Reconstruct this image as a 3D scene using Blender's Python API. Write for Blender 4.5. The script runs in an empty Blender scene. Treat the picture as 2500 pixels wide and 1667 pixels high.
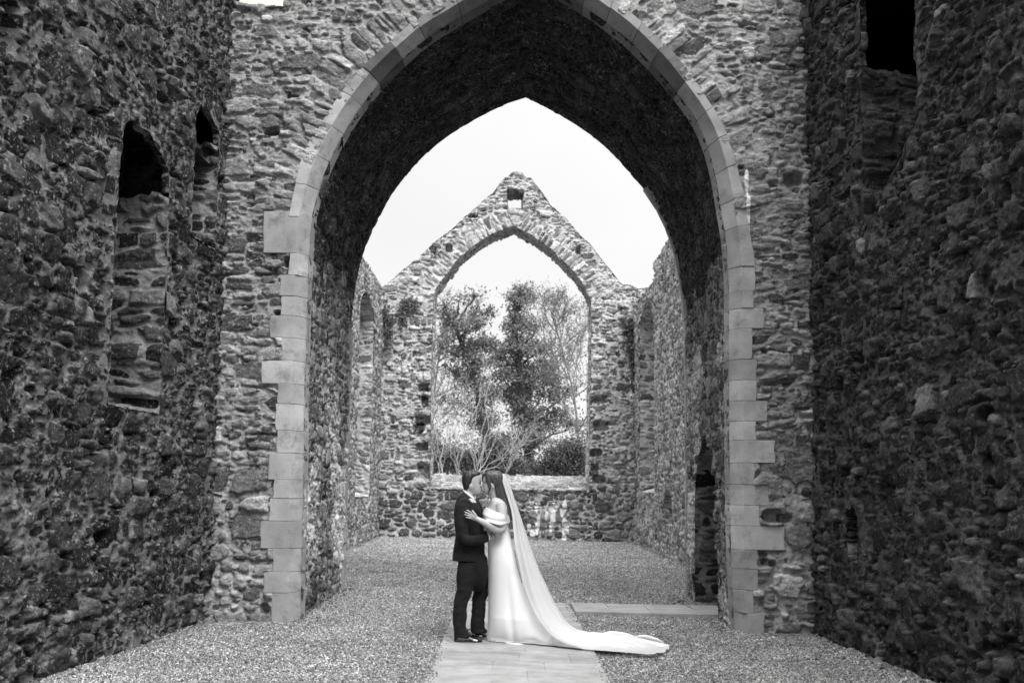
import bpy, bmesh, math, random
import numpy as np
from mathutils import Vector, Matrix

random.seed(7)
rng = np.random.default_rng(7)
scene = bpy.context.scene
COL = scene.collection
PI = math.pi

# ------------------------------------------------------------------ camera
F_PX = 2431.0
PITCH, YAW, ROLL, SHIFT = math.radians(5.6), math.radians(0.2), 0.012, 117.0
EYE = np.array([0.0, 0.0, 1.6])
_F0 = np.array([math.sin(YAW)*math.cos(PITCH), math.cos(YAW)*math.cos(PITCH), math.sin(PITCH)])
_R0 = np.array([math.cos(YAW), -math.sin(YAW), 0.0])
_U0 = np.cross(_R0, _F0)
RT = math.cos(ROLL)*_R0 + math.sin(ROLL)*_U0
UP = math.cos(ROLL)*_U0 - math.sin(ROLL)*_R0
FW = _F0

def ray(px, py):
    return FW + RT*((px-1250)/F_PX) + UP*((833.5+SHIFT-py)/F_PX)
def at(px, py, Y):                       # point of the photograph at distance Y along the nave
    d = ray(px, py); return EYE + d*(Y/d[1])
def on_plane(px, py, p0, n):             # ... or where it meets an upright wall
    d = ray(px, py); p0 = np.array(p0, float); n = np.array(n, float)
    return EYE + d*(np.dot(p0-EYE, n)/np.dot(d, n))
def gz(x):                               # the ground falls a little to the right
    return -0.010*np.asarray(x)
def on_ground(px, py):
    d = ray(px, py); t = -EYE[2]/(d[2]+0.010*d[0]); return EYE + d*t

cam = bpy.data.cameras.new('camera'); co = bpy.data.objects.new('camera', cam); COL.objects.link(co)
cam.sensor_width = 36; cam.lens = 36*F_PX/2500; cam.shift_y = SHIFT/2500
cam.clip_start = 0.1; cam.clip_end = 3000
M = Matrix.Identity(4)
for i in range(3):
    M[i][0], M[i][1], M[i][2], M[i][3] = RT[i], UP[i], -FW[i], EYE[i]
co.matrix_world = M
scene.camera = co
cam.dof.use_dof = True; cam.dof.focus_distance = 10.7; cam.dof.aperture_fstop = 2.5

# ------------------------------------------------------------------ noise
def _h(ix, iy, seed):
    n = (ix.astype(np.int64)*374761393 + iy.astype(np.int64)*668265263 + seed*974711) & 0xffffffff
    n = ((n ^ (n >> 13))*1274126177) & 0xffffffff
    return ((n ^ (n >> 16)) & 0xffffff).astype(np.float32)/np.float32(0xffffff)
def vnoise(x, y, seed=0):
    xi = np.floor(x); yi = np.floor(y); fx = (x-xi).astype(np.float32); fy = (y-yi).astype(np.float32)
    fx = fx*fx*(3-2*fx); fy = fy*fy*(3-2*fy)
    a = _h(xi, yi, seed); b = _h(xi+1, yi, seed); c = _h(xi, yi+1, seed); d = _h(xi+1, yi+1, seed)
    return (a+(b-a)*fx + (c-a)*fy + (a-b-c+d)*fx*fy)*2-1
def fbm(x, y, seed=0, oct=3):
    s = 0; a = 1.0; t = 0
    for k in range(oct):
        s = s + a*vnoise(x*2**k, y*2**k, seed+k*17); t += a; a *= .55
    return s/t
def sstep(a, b, x):
    t = np.clip((x-a)/(b-a), 0, 1); return t*t*(3-2*t)

# ------------------------------------------------------------------ rubble masonry
def stones(u, v, a, b, seed, p=2.8, warp=.035, types=(.34, .26, .14, .26), big=.14):
    """irregular coursed rubble: returns per-stone randoms, distance to the joint and local coords"""
    u = u.astype(np.float32); v = v.astype(np.float32)
    k = 1/(2.2*b)
    uw = u + warp*fbm(u*k, v*k, seed+1, 3)*1.1
    vw = v + warp*fbm(u*k+31.7, v*k+11.1, seed+2, 3)*.8 + .03*vnoise(u*.5, v*.3, seed+9)
    r = np.random.default_rng(seed)
    u0 = float(uw.min())-2*a; v0 = float(vw.min())-2*b
    nc = int((float(uw.max())-u0)/a)+5; nr = int((float(vw.max())-v0)/b)+4
    shift = r.uniform(0, a, nr).astype(np.float32)
    MS = 4
    px = np.full((nc, nr, MS), 1e5, np.float32); py = px.copy(); sx = np.ones_like(px); sy = np.ones_like(px)
    typ = r.choice(4, size=(nc, nr), p=types)
    lay = {0: [(.5, .5, 1, 1)], 1: [(.5, .25, 1, .5), (.5, .75, 1, .5)], 2: [(.25, .5, .5, 1), (.75, .5, .5, 1)],
           3: [(.25, .25, .5, .5), (.75, .25, .5, .5), (.27, .75, .5, .5), (.75, .75, .5, .5)]}
    cu = (np.arange(nc)*a+u0)[:, None]; cv = (np.arange(nr)*b+v0)[None, :]
    for t, L in lay.items():
        m = typ == t
        for s, (x, y, w, h) in enumerate(L):
            jx = x + r.uniform(-.16, .16, m.shape)*w; jy = y + r.uniform(-.14, .14, m.shape)*h
            q = r.uniform(.72, 1.25, m.shape)
            if t == 0: q = np.where(r.random(m.shape) < big, q*1.55, q)
            px[..., s] = np.where(m, cu+jx*a+shift[None, :], px[..., s])
            py[..., s] = np.where(m, cv+jy*b, py[..., s])
            sx[..., s] = np.where(m, w*a*q*r.uniform(.85, 1.15, m.shape), sx[..., s])
            sy[..., s] = np.where(m, h*b*q*r.uniform(.85, 1.15, m.shape), sy[..., s])
    ang = r.uniform(-.22, .22, px.shape).astype(np.float32); ca = np.cos(ang); sa = np.sin(ang)
    P = [z.reshape(-1) for z in (px, py, sx, sy, ca, sa)]
    row = np.floor((vw-v0)/b).astype(np.int32)
    f1 = np.full(u.shape, 1e9, np.float32); f2 = f1.copy(); idx = np.zeros(u.shape, np.int32)
    for dr in (-1, 0, 1):
        rr = np.clip(row+dr, 0, nr-1)
        c0 = np.floor((uw-u0-shift[rr])/a).astype(np.int32)
        for dc in (-1, 0, 1):
            cc = np.clip(c0+dc, 0, nc-1)
            base = (cc*nr+rr)*MS
            for s in range(MS):
                i = base+s
                dx = uw-P[0][i]; dy = vw-P[1][i]
                c = P[4][i]; q = P[5][i]
                ex = np.abs((dx*c+dy*q)*2/P[2][i]); ey = np.abs((dy*c-dx*q)*2/P[3][i])
                d = (ex**p+ey**p)**(1/p)
                lt = d < f1
                f2 = np.where(lt, f1, np.minimum(f2, d)); idx = np.where(lt, i, idx); f1 = np.where(lt, d, f1)
    n = len(P[0])
    r1 = r.random(n).astype(np.float32)[idx]; r2 = r.random(n).astype(np.float32)[idx]
    tx = r.uniform(-1, 1, n).astype(np.float32)[idx]; ty = r.uniform(-1, 1, n).astype(np.float32)[idx]
    size = np.sqrt(P[2]*P[3])[idx]; mn = np.minimum(P[2], P[3])[idx]
    e = (f2-f1)*mn*.27
    return dict(r1=r1, r2=r2, e=e, size=size, lx=(uw-P[0][idx])*tx, ly=(vw-P[1][idx])*ty)

STYLE = {
 'front':   dict(a=.42, b=.19, mth=.021, recess=.020, relief=.024, bulge=.010, rough=.016, tilt=.14, p=3.2, warp=.034, types=(.20, .44, .08, .28), big=.12, pit=.25, lay=.6, dep=.7, pin=.5),
 'nave':    dict(a=.30, b=.21, mth=.027, recess=.024, relief=.042, bulge=.008, rough=.022, tilt=.30, p=3.6, warp=.042, types=(.26, .24, .16, .34), big=.22, pit=.7, lay=.0, dep=.9, pin=.55),
 'vault':   dict(a=.22, b=.25, mth=.026, recess=.018, relief=.026, bulge=.010, rough=.018, tilt=.18, p=2.8, warp=.04, types=(.28, .18, .26, .28), big=.14, pit=.5, lay=.0, dep=.8, pin=.5),
 'jamb':    dict(a=.42, b=.20, mth=.022, recess=.018, relief=.028, bulge=.010, rough=.018, tilt=.14, p=3.2, warp=.03, types=(.40, .40, .10, .10), big=.15, pit=.2, lay=.6, dep=.5, pin=0),
 'gable':   dict(a=.40, b=.22, mth=.030, recess=.022, relief=.040, bulge=.016, rough=.026, tilt=.18, p=2.6, warp=.05, types=(.26, .32, .12, .30), big=.14, pit=.4, lay=.5, dep=.8, pin=.4),
 'low':     dict(a=.40, b=.28, mth=.024, recess=.024, relief=.035, bulge=.024, rough=.020, tilt=.16, p=2.6, warp=.045, types=(.44, .20, .18, .18), big=.15, pit=.2, lay=.2, dep=.5, pin=.4),
 'ring':    dict(a=.52, b=.125, mth=.013, recess=.018, relief=.026, bulge=.008, rough=.014, tilt=.12, p=3.4, warp=.022, types=(.72, .10, .10, .08), big=.1, pit=.2, lay=.2, dep=.5, pin=0),
}

def rubble(u, v, st, seed):
    s = STYLE[st]
    d = stones(u, v, s['a'], s['b'], seed, s['p'], s['warp'], s['types'], s['big'])
    e = d['e']; r1 = d['r1']
    mth = s['mth']*(1+.9*fbm(u*2.3, v*2.3, seed+50, 2)) * (.6+.8*d['r2'])
    m = 1-sstep(mth*.70, mth*1.10+.002, e)                    # 1 in the mortar
    dome = sstep(0, .045, e-mth*.6)
    n1 = fbm(u*11, v*(11+8*s['lay']), seed+60, 4)
    n2 = fbm(u*30, v*(30+26*s['lay']), seed+70, 3)
    h = (r1-.45)*s['relief']*1.6 + dome*s['bulge']*(0.5+d['r2']) + s['tilt']*(d['lx']+d['ly'])*.8
    h = h + s['rough']*(n1*.8) + .010*n2
    hm = -s['recess'] + .022*n1 + .012*n2 + .02*fbm(u*3, v*3, seed+90, 2)
    if s['pin'] > 0:                                          # small pinning stones
        g = stones(u, v, .115, .062, seed+500, 2.8, .022, (.5, .14, .22, .14), .2)
        pm = sstep(.006, .011, g['e'])*(g['r1'] < s['pin'])*m
        hp = -s['recess']*.3+(g['r2']-.5)*.035+.006*n2+.012*sstep(.006, .02, g['e'])
        hm = hm*(1-pm)+hp*pm
        r1 = np.where(pm > .5, g['r2']*.9, r1)
    else: pm = np.zeros_like(m)
    hh = h*(1-m) + hm*m
    dep = s['dep']*sstep(.50, .75, vnoise(u*6.7, v*7.3, seed+95))*m*(1-pm)       # joints the mortar has fallen out of
    pock = sstep(.36, .6, fbm(u*9.5, v*9.5, seed+80, 3))*s['pit']
    hh = hh - dep*.06 - pock*.06*(.3+.7*m)
    return hh.astype(np.float32), r1*.999, (m*(1-dep*.85)*(1-pm)).astype(np.float32)

def set_attr(me, name, arr):
    a = me.attributes.new(name, 'FLOAT', 'POINT'); a.data.foreach_set('value', np.ascontiguousarray(arr, np.float32).ravel())

def raw_mesh(name, V, quads, attrs, mats, parent=None, mat_idx=None, smooth=True):
    V = np.asarray(V, np.float32).reshape(-1, 3); quads = np.asarray(quads, np.int32)
    used = np.zeros(len(V), bool); used[quads.ravel()] = True
    remap = np.cumsum(used)-1
    quads = remap[quads]; V = V[used]
    me = bpy.data.meshes.new(name); k = quads.shape[1]
    me.vertices.add(len(V)); me.vertices.foreach_set('co', V.ravel())
    me.loops.add(quads.size); me.loops.foreach_set('vertex_index', quads.ravel().astype(np.int32))
    me.polygons.add(len(quads)); me.polygons.foreach_set('loop_start', np.arange(0, quads.size, k, dtype=np.int32))
    me.polygons.foreach_set('use_smooth', np.full(len(quads), smooth))
    for m in mats: me.materials.append(m)
    if mat_idx is not None: me.polygons.foreach_set('material_index', np.asarray(mat_idx, np.int32))
    me.update(calc_edges=True)
    for n, a in attrs.items(): set_attr(me, n, np.asarray(a).ravel()[used])
    o = bpy.data.objects.new(name, me); COL.objects.link(o)
    if parent: o.parent = parent
    return o

def grid_quads(nu, nv, off=0):
    i = (np.arange(nu-1)[:, None]*nv + np.arange(nv-1)[None, :]).ravel()+off
    return np.stack([i, i+nv, i+nv+1, i+1], 1)

class Masonry:
    """collects rubble sheets and plain backing faces into one wall mesh"""
    def __init__(s): s.V = []; s.Q = []; s.R = []; s.M = []; s.L = []; s.n = 0
    def add(s, V, Q, R=None, Mo=None, L=None):
        V = np.asarray(V, np.float32).reshape(-1, 3); n = len(V)
        s.V.append(V); s.Q.append(np.asarray(Q, np.int64)+s.n)
        s.R.append(np.full(n, .4, np.float32) if R is None else np.asarray(R, np.float32).ravel())
        s.M.append(np.zeros(n, np.float32) if Mo is None else np.asarray(Mo, np.float32).ravel())
        s.L.append(np.zeros(n, np.float32) if L is None else np.asarray(L, np.float32).ravel())
        s.n += n
    def sheet(s, P, N, U, V, st, seed, keep=None, amp=1.0, extra=None, mix=None, lime=None, bias=None):
        P = np.asarray(P, np.float32); nu, nv = P.shape[:2]
        h, r, m = rubble(U, V, st, seed)
        if mix is not None:
            h2, r2, m2, w = mix
            h = h*(1-w)+h2*w; r = np.where(w > .5, r2, r); m = m*(1-w)+m2*w
        if bias is not None: r = np.clip(r+bias, 0, 1)
        h = h*amp
        if extra is not None: h = h+extra
        X = P + np.asarray(N, np.float32)*h[..., None]
        q = grid_quads(nu, nv)
        if keep is not None:
            k = keep[:-1, :-1] & keep[1:, :-1] & keep[1:, 1:] & keep[:-1, 1:]
            q = q[k.ravel()]
        s.add(X, q, r, m, lime)
    def quad(s, a, b, c, d): s.add([a, b, c, d], [[0, 1, 2, 3]])
    def box(s, x0, x1, y0, y1, z0, z1, skip=()):
        c = [(x, y, z) for x in (x0, x1) for y in (y0, y1) for z in (z0, z1)]
        f = {'-x': (0, 1, 3, 2), '+x': (4, 6, 7, 5), '-y': (0, 4, 5, 1), '+y': (2, 3, 7, 6), '-z': (0, 2, 6, 4), '+z': (1, 5, 7, 3)}
        s.add(c, [f[k] for k in f if k not in skip])
    def build(s, name, mat, parent=None):
        return raw_mesh(name, np.concatenate(s.V), np.concatenate(s.Q),
                        {'rnd': np.concatenate(s.R), 'mort': np.concatenate(s.M), 'lime': np.concatenate(s.L)}, [mat], parent)

def resample(pts, n):
    pts = np.asarray(pts, float); d = np.r_[0, np.cumsum(np.linalg.norm(np.diff(pts, axis=0), axis=1))]
    t = np.linspace(0, d[-1], n)
    return np.stack([np.interp(t, d, pts[:, k]) for k in range(pts.shape[1])], 1)
def ragged(o, seed, amp=.035, n=70):
    o = resample(o, n); k = np.arange(n)*.45
    j = np.stack([vnoise(k, k*0, seed), vnoise(k, k*0+5, seed)], 1)*amp+np.stack([vnoise(k*2.3, k*0, seed+3), vnoise(k*2.3, k*0+5, seed+3)], 1)*amp*.6
    j[0] = j[-1] = 0; return o+j
def smooth_path(pts, it=2):
    pts = np.asarray(pts, float)
    for _ in range(it):
        q = [pts[0]]
        for a, b in zip(pts[:-1], pts[1:]): q += [a*.75+b*.25, a*.25+b*.75]
        q.append(pts[-1]); pts = np.array(q)
    return pts

def signed_dist(X, Z, poly):
    """distance to a closed outline, negative inside; also arc length of the nearest point"""
    poly = np.asarray(poly, float); n = len(poly)
    best = np.full(X.shape, 1e9, np.float32); arc = np.zeros(X.shape, np.float32); ins = np.zeros(X.shape, bool)
    s = 0.0
    for i in range(n):
        a = poly[i]; b = poly[(i+1) % n]; ab = b-a; L = math.hypot(*ab)
        if L < 1e-9: continue
        t = np.clip(((X-a[0])*ab[0]+(Z-a[1])*ab[1])/(L*L), 0, 1)
        d = np.hypot(X-a[0]-t*ab[0], Z-a[1]-t*ab[1])
        lt = d < best; best = np.where(lt, d, best); arc = np.where(lt, s+t*L, arc)
        if abs(b[1]-a[1]) > 1e-12:
            cr = ((a[1] > Z) != (b[1] > Z)) & (X < (b[0]-a[0])*(Z-a[1])/(b[1]-a[1])+a[0]); ins ^= cr
        s += L
    return np.where(ins, -best, best), arc

# ------------------------------------------------------------------ tags
def tag(o, label=None, cat=None, group=None, kind=None):
    if label: o['label'] = label
    if cat: o['category'] = cat
    if group: o['group'] = group
    if kind: o['kind'] = kind
    return o
def empty(name, loc):
    o = bpy.data.objects.new(name, None); COL.objects.link(o); o.location = loc; o.empty_display_size = .2
    return o
def adopt(root):                          # children are built in world space: keep them there
    for ch in root.children: ch.matrix_parent_inverse = Matrix.Translation(root.location).inverted()

# ------------------------------------------------------------------ materials
def new_mat(name):
    m = bpy.data.materials.new(name); m.use_nodes = True; nt = m.node_tree
    b = nt.nodes['Principled BSDF']; b.inputs['Roughness'].default_value = .9
    b.inputs['Specular IOR Level'].default_value = .2
    return m, nt, b
def N(nt, t, **kw):
    n = nt.nodes.new(t)
    for k, v in kw.items(): setattr(n, k, v)
    return n
def math_n(nt, op, a, b=None, c=None, clamp=False):
    n = nt.nodes.new('ShaderNodeMath'); n.operation = op; n.use_clamp = clamp
    for i, x in enumerate((a, b, c)):
        if x is None: continue
        if isinstance(x, (int, float)): n.inputs[i].default_value = x
        else: nt.links.new(x, n.inputs[i])
    return n.outputs[0]
def ramp(nt, src, stops, interp='LINEAR'):
    r = nt.nodes.new('ShaderNodeValToRGB'); r.color_ramp.interpolation = interp
    while len(r.color_ramp.elements) < len(stops): r.color_ramp.elements.new(.5)
    for e, (p, g) in zip(r.color_ramp.elements, stops): e.position = p; e.color = (g, g, g, 1)
    nt.links.new(src, r.inputs[0]); return r.outputs[0]
def noise(nt, vec, scale, detail=4, rough=.55):
    n = nt.nodes.new('ShaderNodeTexNoise'); n.inputs['Scale'].default_value = scale
    n.inputs['Detail'].default_value = detail; n.inputs['Roughness'].default_value = rough
    nt.links.new(vec, n.inputs['Vector']); return n.outputs[0]
def coords(nt, scale=(1, 1, 1)):
    g = nt.nodes.new('ShaderNodeNewGeometry'); mp = nt.nodes.new('ShaderNodeMapping')
    mp.inputs['Scale'].default_value = scale; nt.links.new(g.outputs['Position'], mp.inputs['Vector']); return mp.outputs[0]
def bump(nt, b, h, strength, dist):
    n = nt.nodes.new('ShaderNodeBump'); n.inputs['Strength'].default_value = strength; n.inputs['Distance'].default_value = dist
    nt.links.new(h, n.inputs['Height']); nt.links.new(n.outputs[0], b.inputs['Normal'])

def stone_mat(name, stops, mortar, lichen=.5, lichen_col=.42, stretch=(1, 1, 1), gain=1.0, stain=.5):
    m, nt, b = new_mat(name); L = nt.links
    at_r = N(nt, 'ShaderNodeAttribute', attribute_name='rnd').outputs['Fac']
    at_m = N(nt, 'ShaderNodeAttribute', attribute_name='mort').outputs['Fac']
    at_l = N(nt, 'ShaderNodeAttribute', attribute_name='lime').outputs['Fac']
    v = coords(nt); vs = coords(nt, stretch)
    base = ramp(nt, at_r, stops)
    n1 = noise(nt, vs, 14, 8, .68); n2 = noise(nt, v, 55, 5, .65); n3 = noise(nt, v, 1.1, 3, .5)
    c = math_n(nt, 'MULTIPLY', base, math_n(nt, 'MULTIPLY_ADD', n1, 3.0, -.52))
    c = math_n(nt, 'MULTIPLY', c, math_n(nt, 'MULTIPLY_ADD', n2, 2.0, .0))
    mc = math_n(nt, 'MULTIPLY', math_n(nt, 'MULTIPLY_ADD', n1, 1.5, .25), mortar)
    mc = math_n(nt, 'MULTIPLY', mc, math_n(nt, 'MULTIPLY_ADD', n2, .9, .55))
    edge = math_n(nt, 'ADD', at_m, math_n(nt, 'MULTIPLY_ADD', noise(nt, v, 24, 5, .7), .8, -.43))
    edge = ramp(nt, edge, [(.36, 0), (.62, 1)])
    mx = N(nt, 'ShaderNodeMix', data_type='FLOAT'); L.new(edge, mx.inputs[0]); L.new(c, mx.inputs[2]); L.new(mc, mx.inputs[3]); c = mx.outputs[0]
    # lichen: small pale crusts, gathered in drifts
    ln = math_n(nt, 'ADD', noise(nt, v, 21, 4, .6), math_n(nt, 'MULTIPLY_ADD', noise(nt, v, 2.3, 3, .6), .55, -.28))
    lm = math_n(nt, 'MULTIPLY', ramp(nt, ln, [(.60, 0), (.70, 1)]), lichen)
    lm2 = math_n(nt, 'MULTIPLY', ramp(nt, noise(nt, v, 40, 3, .6), [(.60, 0), (.68, 1)]), lichen)
    lm = math_n(nt, 'MAXIMUM', lm, lm2)
    mx = N(nt, 'ShaderNodeMix', data_type='FLOAT'); L.new(lm, mx.inputs[0]); L.new(c, mx.inputs[2]); mx.inputs[3].default_value = lichen_col; c = mx.outputs[0]
    c = math_n(nt, 'MULTIPLY', c, math_n(nt, 'MULTIPLY_ADD', math_n(nt, 'SUBTRACT', n3, .5), 2*stain, 1.0))
    lime = ramp(nt, math_n(nt, 'MULTIPLY', at_l, math_n(nt, 'MULTIPLY_ADD', noise(nt, v, 13, 6, .7), 2.2, -.1)), [(.38, 0), (.52, 1)])
    mx = N(nt, 'ShaderNodeMix', data_type='FLOAT'); L.new(lime, mx.inputs[0]); L.new(c, mx.inputs[2]); mx.inputs[3].default_value = .62; c = mx.outputs[0]
    c = math_n(nt, 'MULTIPLY', c, gain, clamp=True)
    L.new(c, b.inputs['Base Color'])
    h = math_n(nt, 'ADD', math_n(nt, 'MULTIPLY', n1, 1.0), math_n(nt, 'MULTIPLY', n2, .45))
    bump(nt, b, h, .9, .026)
    b.inputs['Specular IOR Level'].default_value = .25
    return m

SL = (.8, 1, 1.5)
M_FRONT = stone_mat('rubble_front', [(0, .035), (.25, .095), (.6, .155), (.9, .22), (1, .32)], .225, .35, .40, SL, 1.28)
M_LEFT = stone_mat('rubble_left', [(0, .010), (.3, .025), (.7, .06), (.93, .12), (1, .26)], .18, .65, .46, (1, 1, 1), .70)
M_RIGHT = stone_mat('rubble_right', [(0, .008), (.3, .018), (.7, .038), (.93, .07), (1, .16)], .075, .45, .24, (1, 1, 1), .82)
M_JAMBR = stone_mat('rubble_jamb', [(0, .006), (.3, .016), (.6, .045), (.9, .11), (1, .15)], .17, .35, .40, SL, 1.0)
M_VAULT_SHADED = stone_mat('rubble_vault_shaded', [(0, .006), (.3, .012), (.7, .027), (1, .07)], .045, .45, .42, (1, 1, 1), 1.0)  # dark vault stone, darkened further to put the crown's shade into its colour
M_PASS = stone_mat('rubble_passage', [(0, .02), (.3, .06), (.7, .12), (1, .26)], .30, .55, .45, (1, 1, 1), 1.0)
M_GABLE = stone_mat('rubble_gable', [(0, .045), (.25, .12), (.6, .21), (1, .40)], .36, .6, .52, SL, 1.15)
M_CHANCEL = stone_mat('rubble_chancel', [(0, .04), (.3, .10), (.7, .18), (1, .34)], .36, .6, .50, (1, 1, 1), 1.0)

def dressed_mat():
    m, nt, b = new_mat('dressed_stone'); L = nt.links
    r = N(nt, 'ShaderNodeAttribute', attribute_name='rnd').outputs['Fac']
    v = coords(nt); n1 = noise(nt, v, 3.2, 5, .6); n2 = noise(nt, v, 90, 4, .6); n3 = noise(nt, coords(nt, (1, 1, 3.5)), 22, 6, .65)
    c = math_n(nt, 'MULTIPLY_ADD', r, .14, .27)
    c = math_n(nt, 'MULTIPLY', c, math_n(nt, 'MULTIPLY_ADD', n1, 1.1, .45))
    c = math_n(nt, 'MULTIPLY', c, math_n(nt, 'MULTIPLY_ADD', n3, .36, .82))
    blot = ramp(nt, noise(nt, v, 5.5, 6, .7), [(.54, 1), (.72, .55)])
    c = math_n(nt, 'MULTIPLY', c, blot)
    L.new(c, b.inputs['Base Color'])
    bump(nt, b, math_n(nt, 'ADD', n3, math_n(nt, 'MULTIPLY', n2, .5)), .45, .010)
    return m
M_DRESS = dressed_mat()

# ------------------------------------------------------------------ main distances
YF, YR, YG, TG = 11.7, 15.5, 30.9, 1.15
def px_list(pts, Y): return np.array([at(x, y, Y) for x, y in pts])

# ---- the tower: front wall, dressed arch, passage and vault
L_IN = [(726, 1545), (727, 1500), (729, 1390), (735, 1171), (737, 1050), (736, 983), (739, 881), (742, 800), (746, 673), (749, 619), (753, 535),
        (778, 435), (807, 365), (853, 282), (911, 203), (961, 149), (1044, 75), (1110, 37), (1164, 4), (1235, -36), (1290, -68)]
R_IN = [(1801, 1575), (1800, 1540), (1797, 1480), (1793, 1388), (1789, 1283), (1787, 1074), (1786, 900), (1786, 708), (1783, 640), (1779, 576),
        (1768, 513), (1754, 424), (1732, 339), (1701, 272), (1665, 225), (1616, 165), (1558, 103), (1518, 67), (1464, 27), (1390, -22), (1330, -52), (1290, -68)]
L_OUT = [(690, 619), (704, 535), (724, 435), (745, 361), (782, 305), (826, 236), (884, 165), (946, 108), (1010, 50), (1062, 18), (1120, -14), (1210, -70), (1290, -112)]
R_OUT = [(1842, 640), (1833, 576), (1817, 482), (1799, 411), (1781, 344), (1752, 282), (1708, 214), (1650, 134), (1580, 70), (1540, 34), (1485, -8), (1400, -62), (1340, -95), (1290, -112)]
RL = [(834, 1450), (836, 1420), (842, 1300), (850, 1045), (857, 780), (868, 700), (880, 640), (889, 612), (903, 574), (930, 521), (957, 473), (994, 425),
      (1042, 372), (1105, 324), (1169, 287), (1233, 255), (1283, 239)]
RR = [(1680, 1480), (1679, 1435), (1676, 1063), (1674, 850), (1671, 744), (1658, 659), (1642, 595), (1616, 531), (1584, 478), (1541, 425), (1472, 351),
      (1371, 282), (1283, 239)]
def to3(l, Y, it=1): return smooth_path(px_list(l, Y), it)
fl, fr = to3(L_IN, YF), to3(R_IN, YF)
bl, br = to3(RL, YR), to3(RR, YR)

ZTOP = 10.4
tower = empty('stone_tower', (0, YF, 0))
tag(tower, 'massive rubble tower wall pierced by the big pointed arch with its pale dressed stone edge', 'tower')
open_poly = np.concatenate([fl[:, [0, 2]], fr[::-1][1:][:, [0, 2]]])

# nave walls: where they stand
lc, lnear = on_ground(525, 1507), on_ground(138, 1648)
rc, rnear = on_ground(2016, 1556), on_ground(2262, 1662)
def wall_line(c, n):
    k = (n[0]-c[0])/(n[1]-c[1]); return (lambda Y: c[0]+k*(Y-c[1])), k
LX, kl = wall_line(lc, lnear); RX, kr = wall_line(rc, rnear)
x0f, x1f = LX(YF)-.16, RX(YF)+.16

ST = .0115
xs = np.arange(x0f, x1f, ST); zs = np.arange(-.15, ZTOP-.3, ST)
# top outline: lower behind the left corner, a step up further right
a0 = at(690, 13, YF); a1 = at(560, 16, YF)
X, Z = np.meshgrid(xs, zs, indexing='ij')
sd, arc = signed_dist(X, Z, open_poly)
top = np.where(X < a0[0], a0[2]+.03*vnoise(X*5, X*0, 3), 9.3)
keep = (sd > .115) & (Z < top)
w = sstep(.66, .52, sd+.10*vnoise(X*3, Z*3, 5))*sstep(4.2, 5.2, Z)
h2, r2, m2 = rubble(sd, arc, 'ring', 21)
extra = np.zeros_like(X)
def carve(extra, X, Z, pts, Y, depth):
    for (cx, cy, rx, ry) in pts:
        c = at(cx, cy, Y); s = abs(at(cx+rx, cy, Y)[0]-c[0]); t = abs(at(cx, cy+ry, Y)[2]-c[2])
        q = (np.abs((X-c[0])/s)**4+np.abs((Z-c[2])/t)**4)**.25 + .18*vnoise(X*14, Z*14, 77)
        extra -= depth*sstep(1.12, .88, q)
carve(extra, X, Z, [(1883, 1260, 24, 16), (1938, 437, 22, 15), (661, 321, 20, 7), (644, 1486, 12, 12), (1862, 1365, 13, 18), (683, 768, 13, 9),
                    (701, 640, 8, 12), (1867, 858, 9, 6), (1809, 408, 6, 4), (1918, 1265, 16, 10), (1880, 1375, 14, 8)], YF, .16)
JL = [(518, 619, 645), (619, 672, 706), (672, 723, 685), (723, 771, 687), (771, 825, 660), (825, 881, 688), (881, 937, 640), (937, 986, 679), (986, 1051, 674),
      (1051, 1106, 676), (1106, 1171, 658), (1171, 1217, 669), (1217, 1272, 659), (1272, 1339, 637), (1339, 1396, 667), (1396, 1447, 644), (1447, 1530, 664)]
JR = [(651, 710, 1843), (710, 752, 1839), (752, 801, 1864), (801, 876, 1836), (876, 927, 1847), (927, 978, 1846), (978, 1027, 1872), (1027, 1074, 1845),
      (1074, 1129, 1890), (1129, 1182, 1841), (1182, 1233, 1876), (1233, 1283, 1853), (1283, 1341, 1914), (1341, 1388, 1848), (1388, 1440, 1850),
      (1440, 1496, 1839), (1496, 1570, 1866)]
def inner_x(curve, z):
    i = np.argsort(curve[:, 2]); return np.interp(z, curve[i, 2], curve[i, 0])
seat = (sd < .13) & (Z > 5.0)
for rows, curve, mid in ((JL, fl, 735), (JR, fr, 1790)):
    lo = curve[curve[:, 2] < 5.6]; ix = inner_x(lo, zs)[None, :]
    for (ya_, yb_, xo) in rows:
        z1, z0, xo3 = at(mid, ya_, YF)[2], at(mid, yb_, YF)[2], at(xo, (ya_+yb_)/2, YF)[0]
        if yb_ >= 1530: z0 = -.3
        seat |= (Z > z0) & (Z < z1) & (((X > xo3) & (X < ix+.05)) if mid < 1200 else ((X < xo3) & (X > ix-.05)))
lime = np.zeros_like(X)
for (lx, ly, rx, ry) in [(1826, 520, 7, 70), (1831, 640, 8, 50), (1836, 700, 5, 40), (1823, 440, 6, 30)]:
    c = at(lx, ly, YF); e2 = at(lx+rx, ly+ry, YF)
    lime = np.maximum(lime, np.exp(-((X-c[0])/(e2[0]-c[0]))**2-((Z-c[2])/(e2[2]-c[2]))**2))
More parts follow.
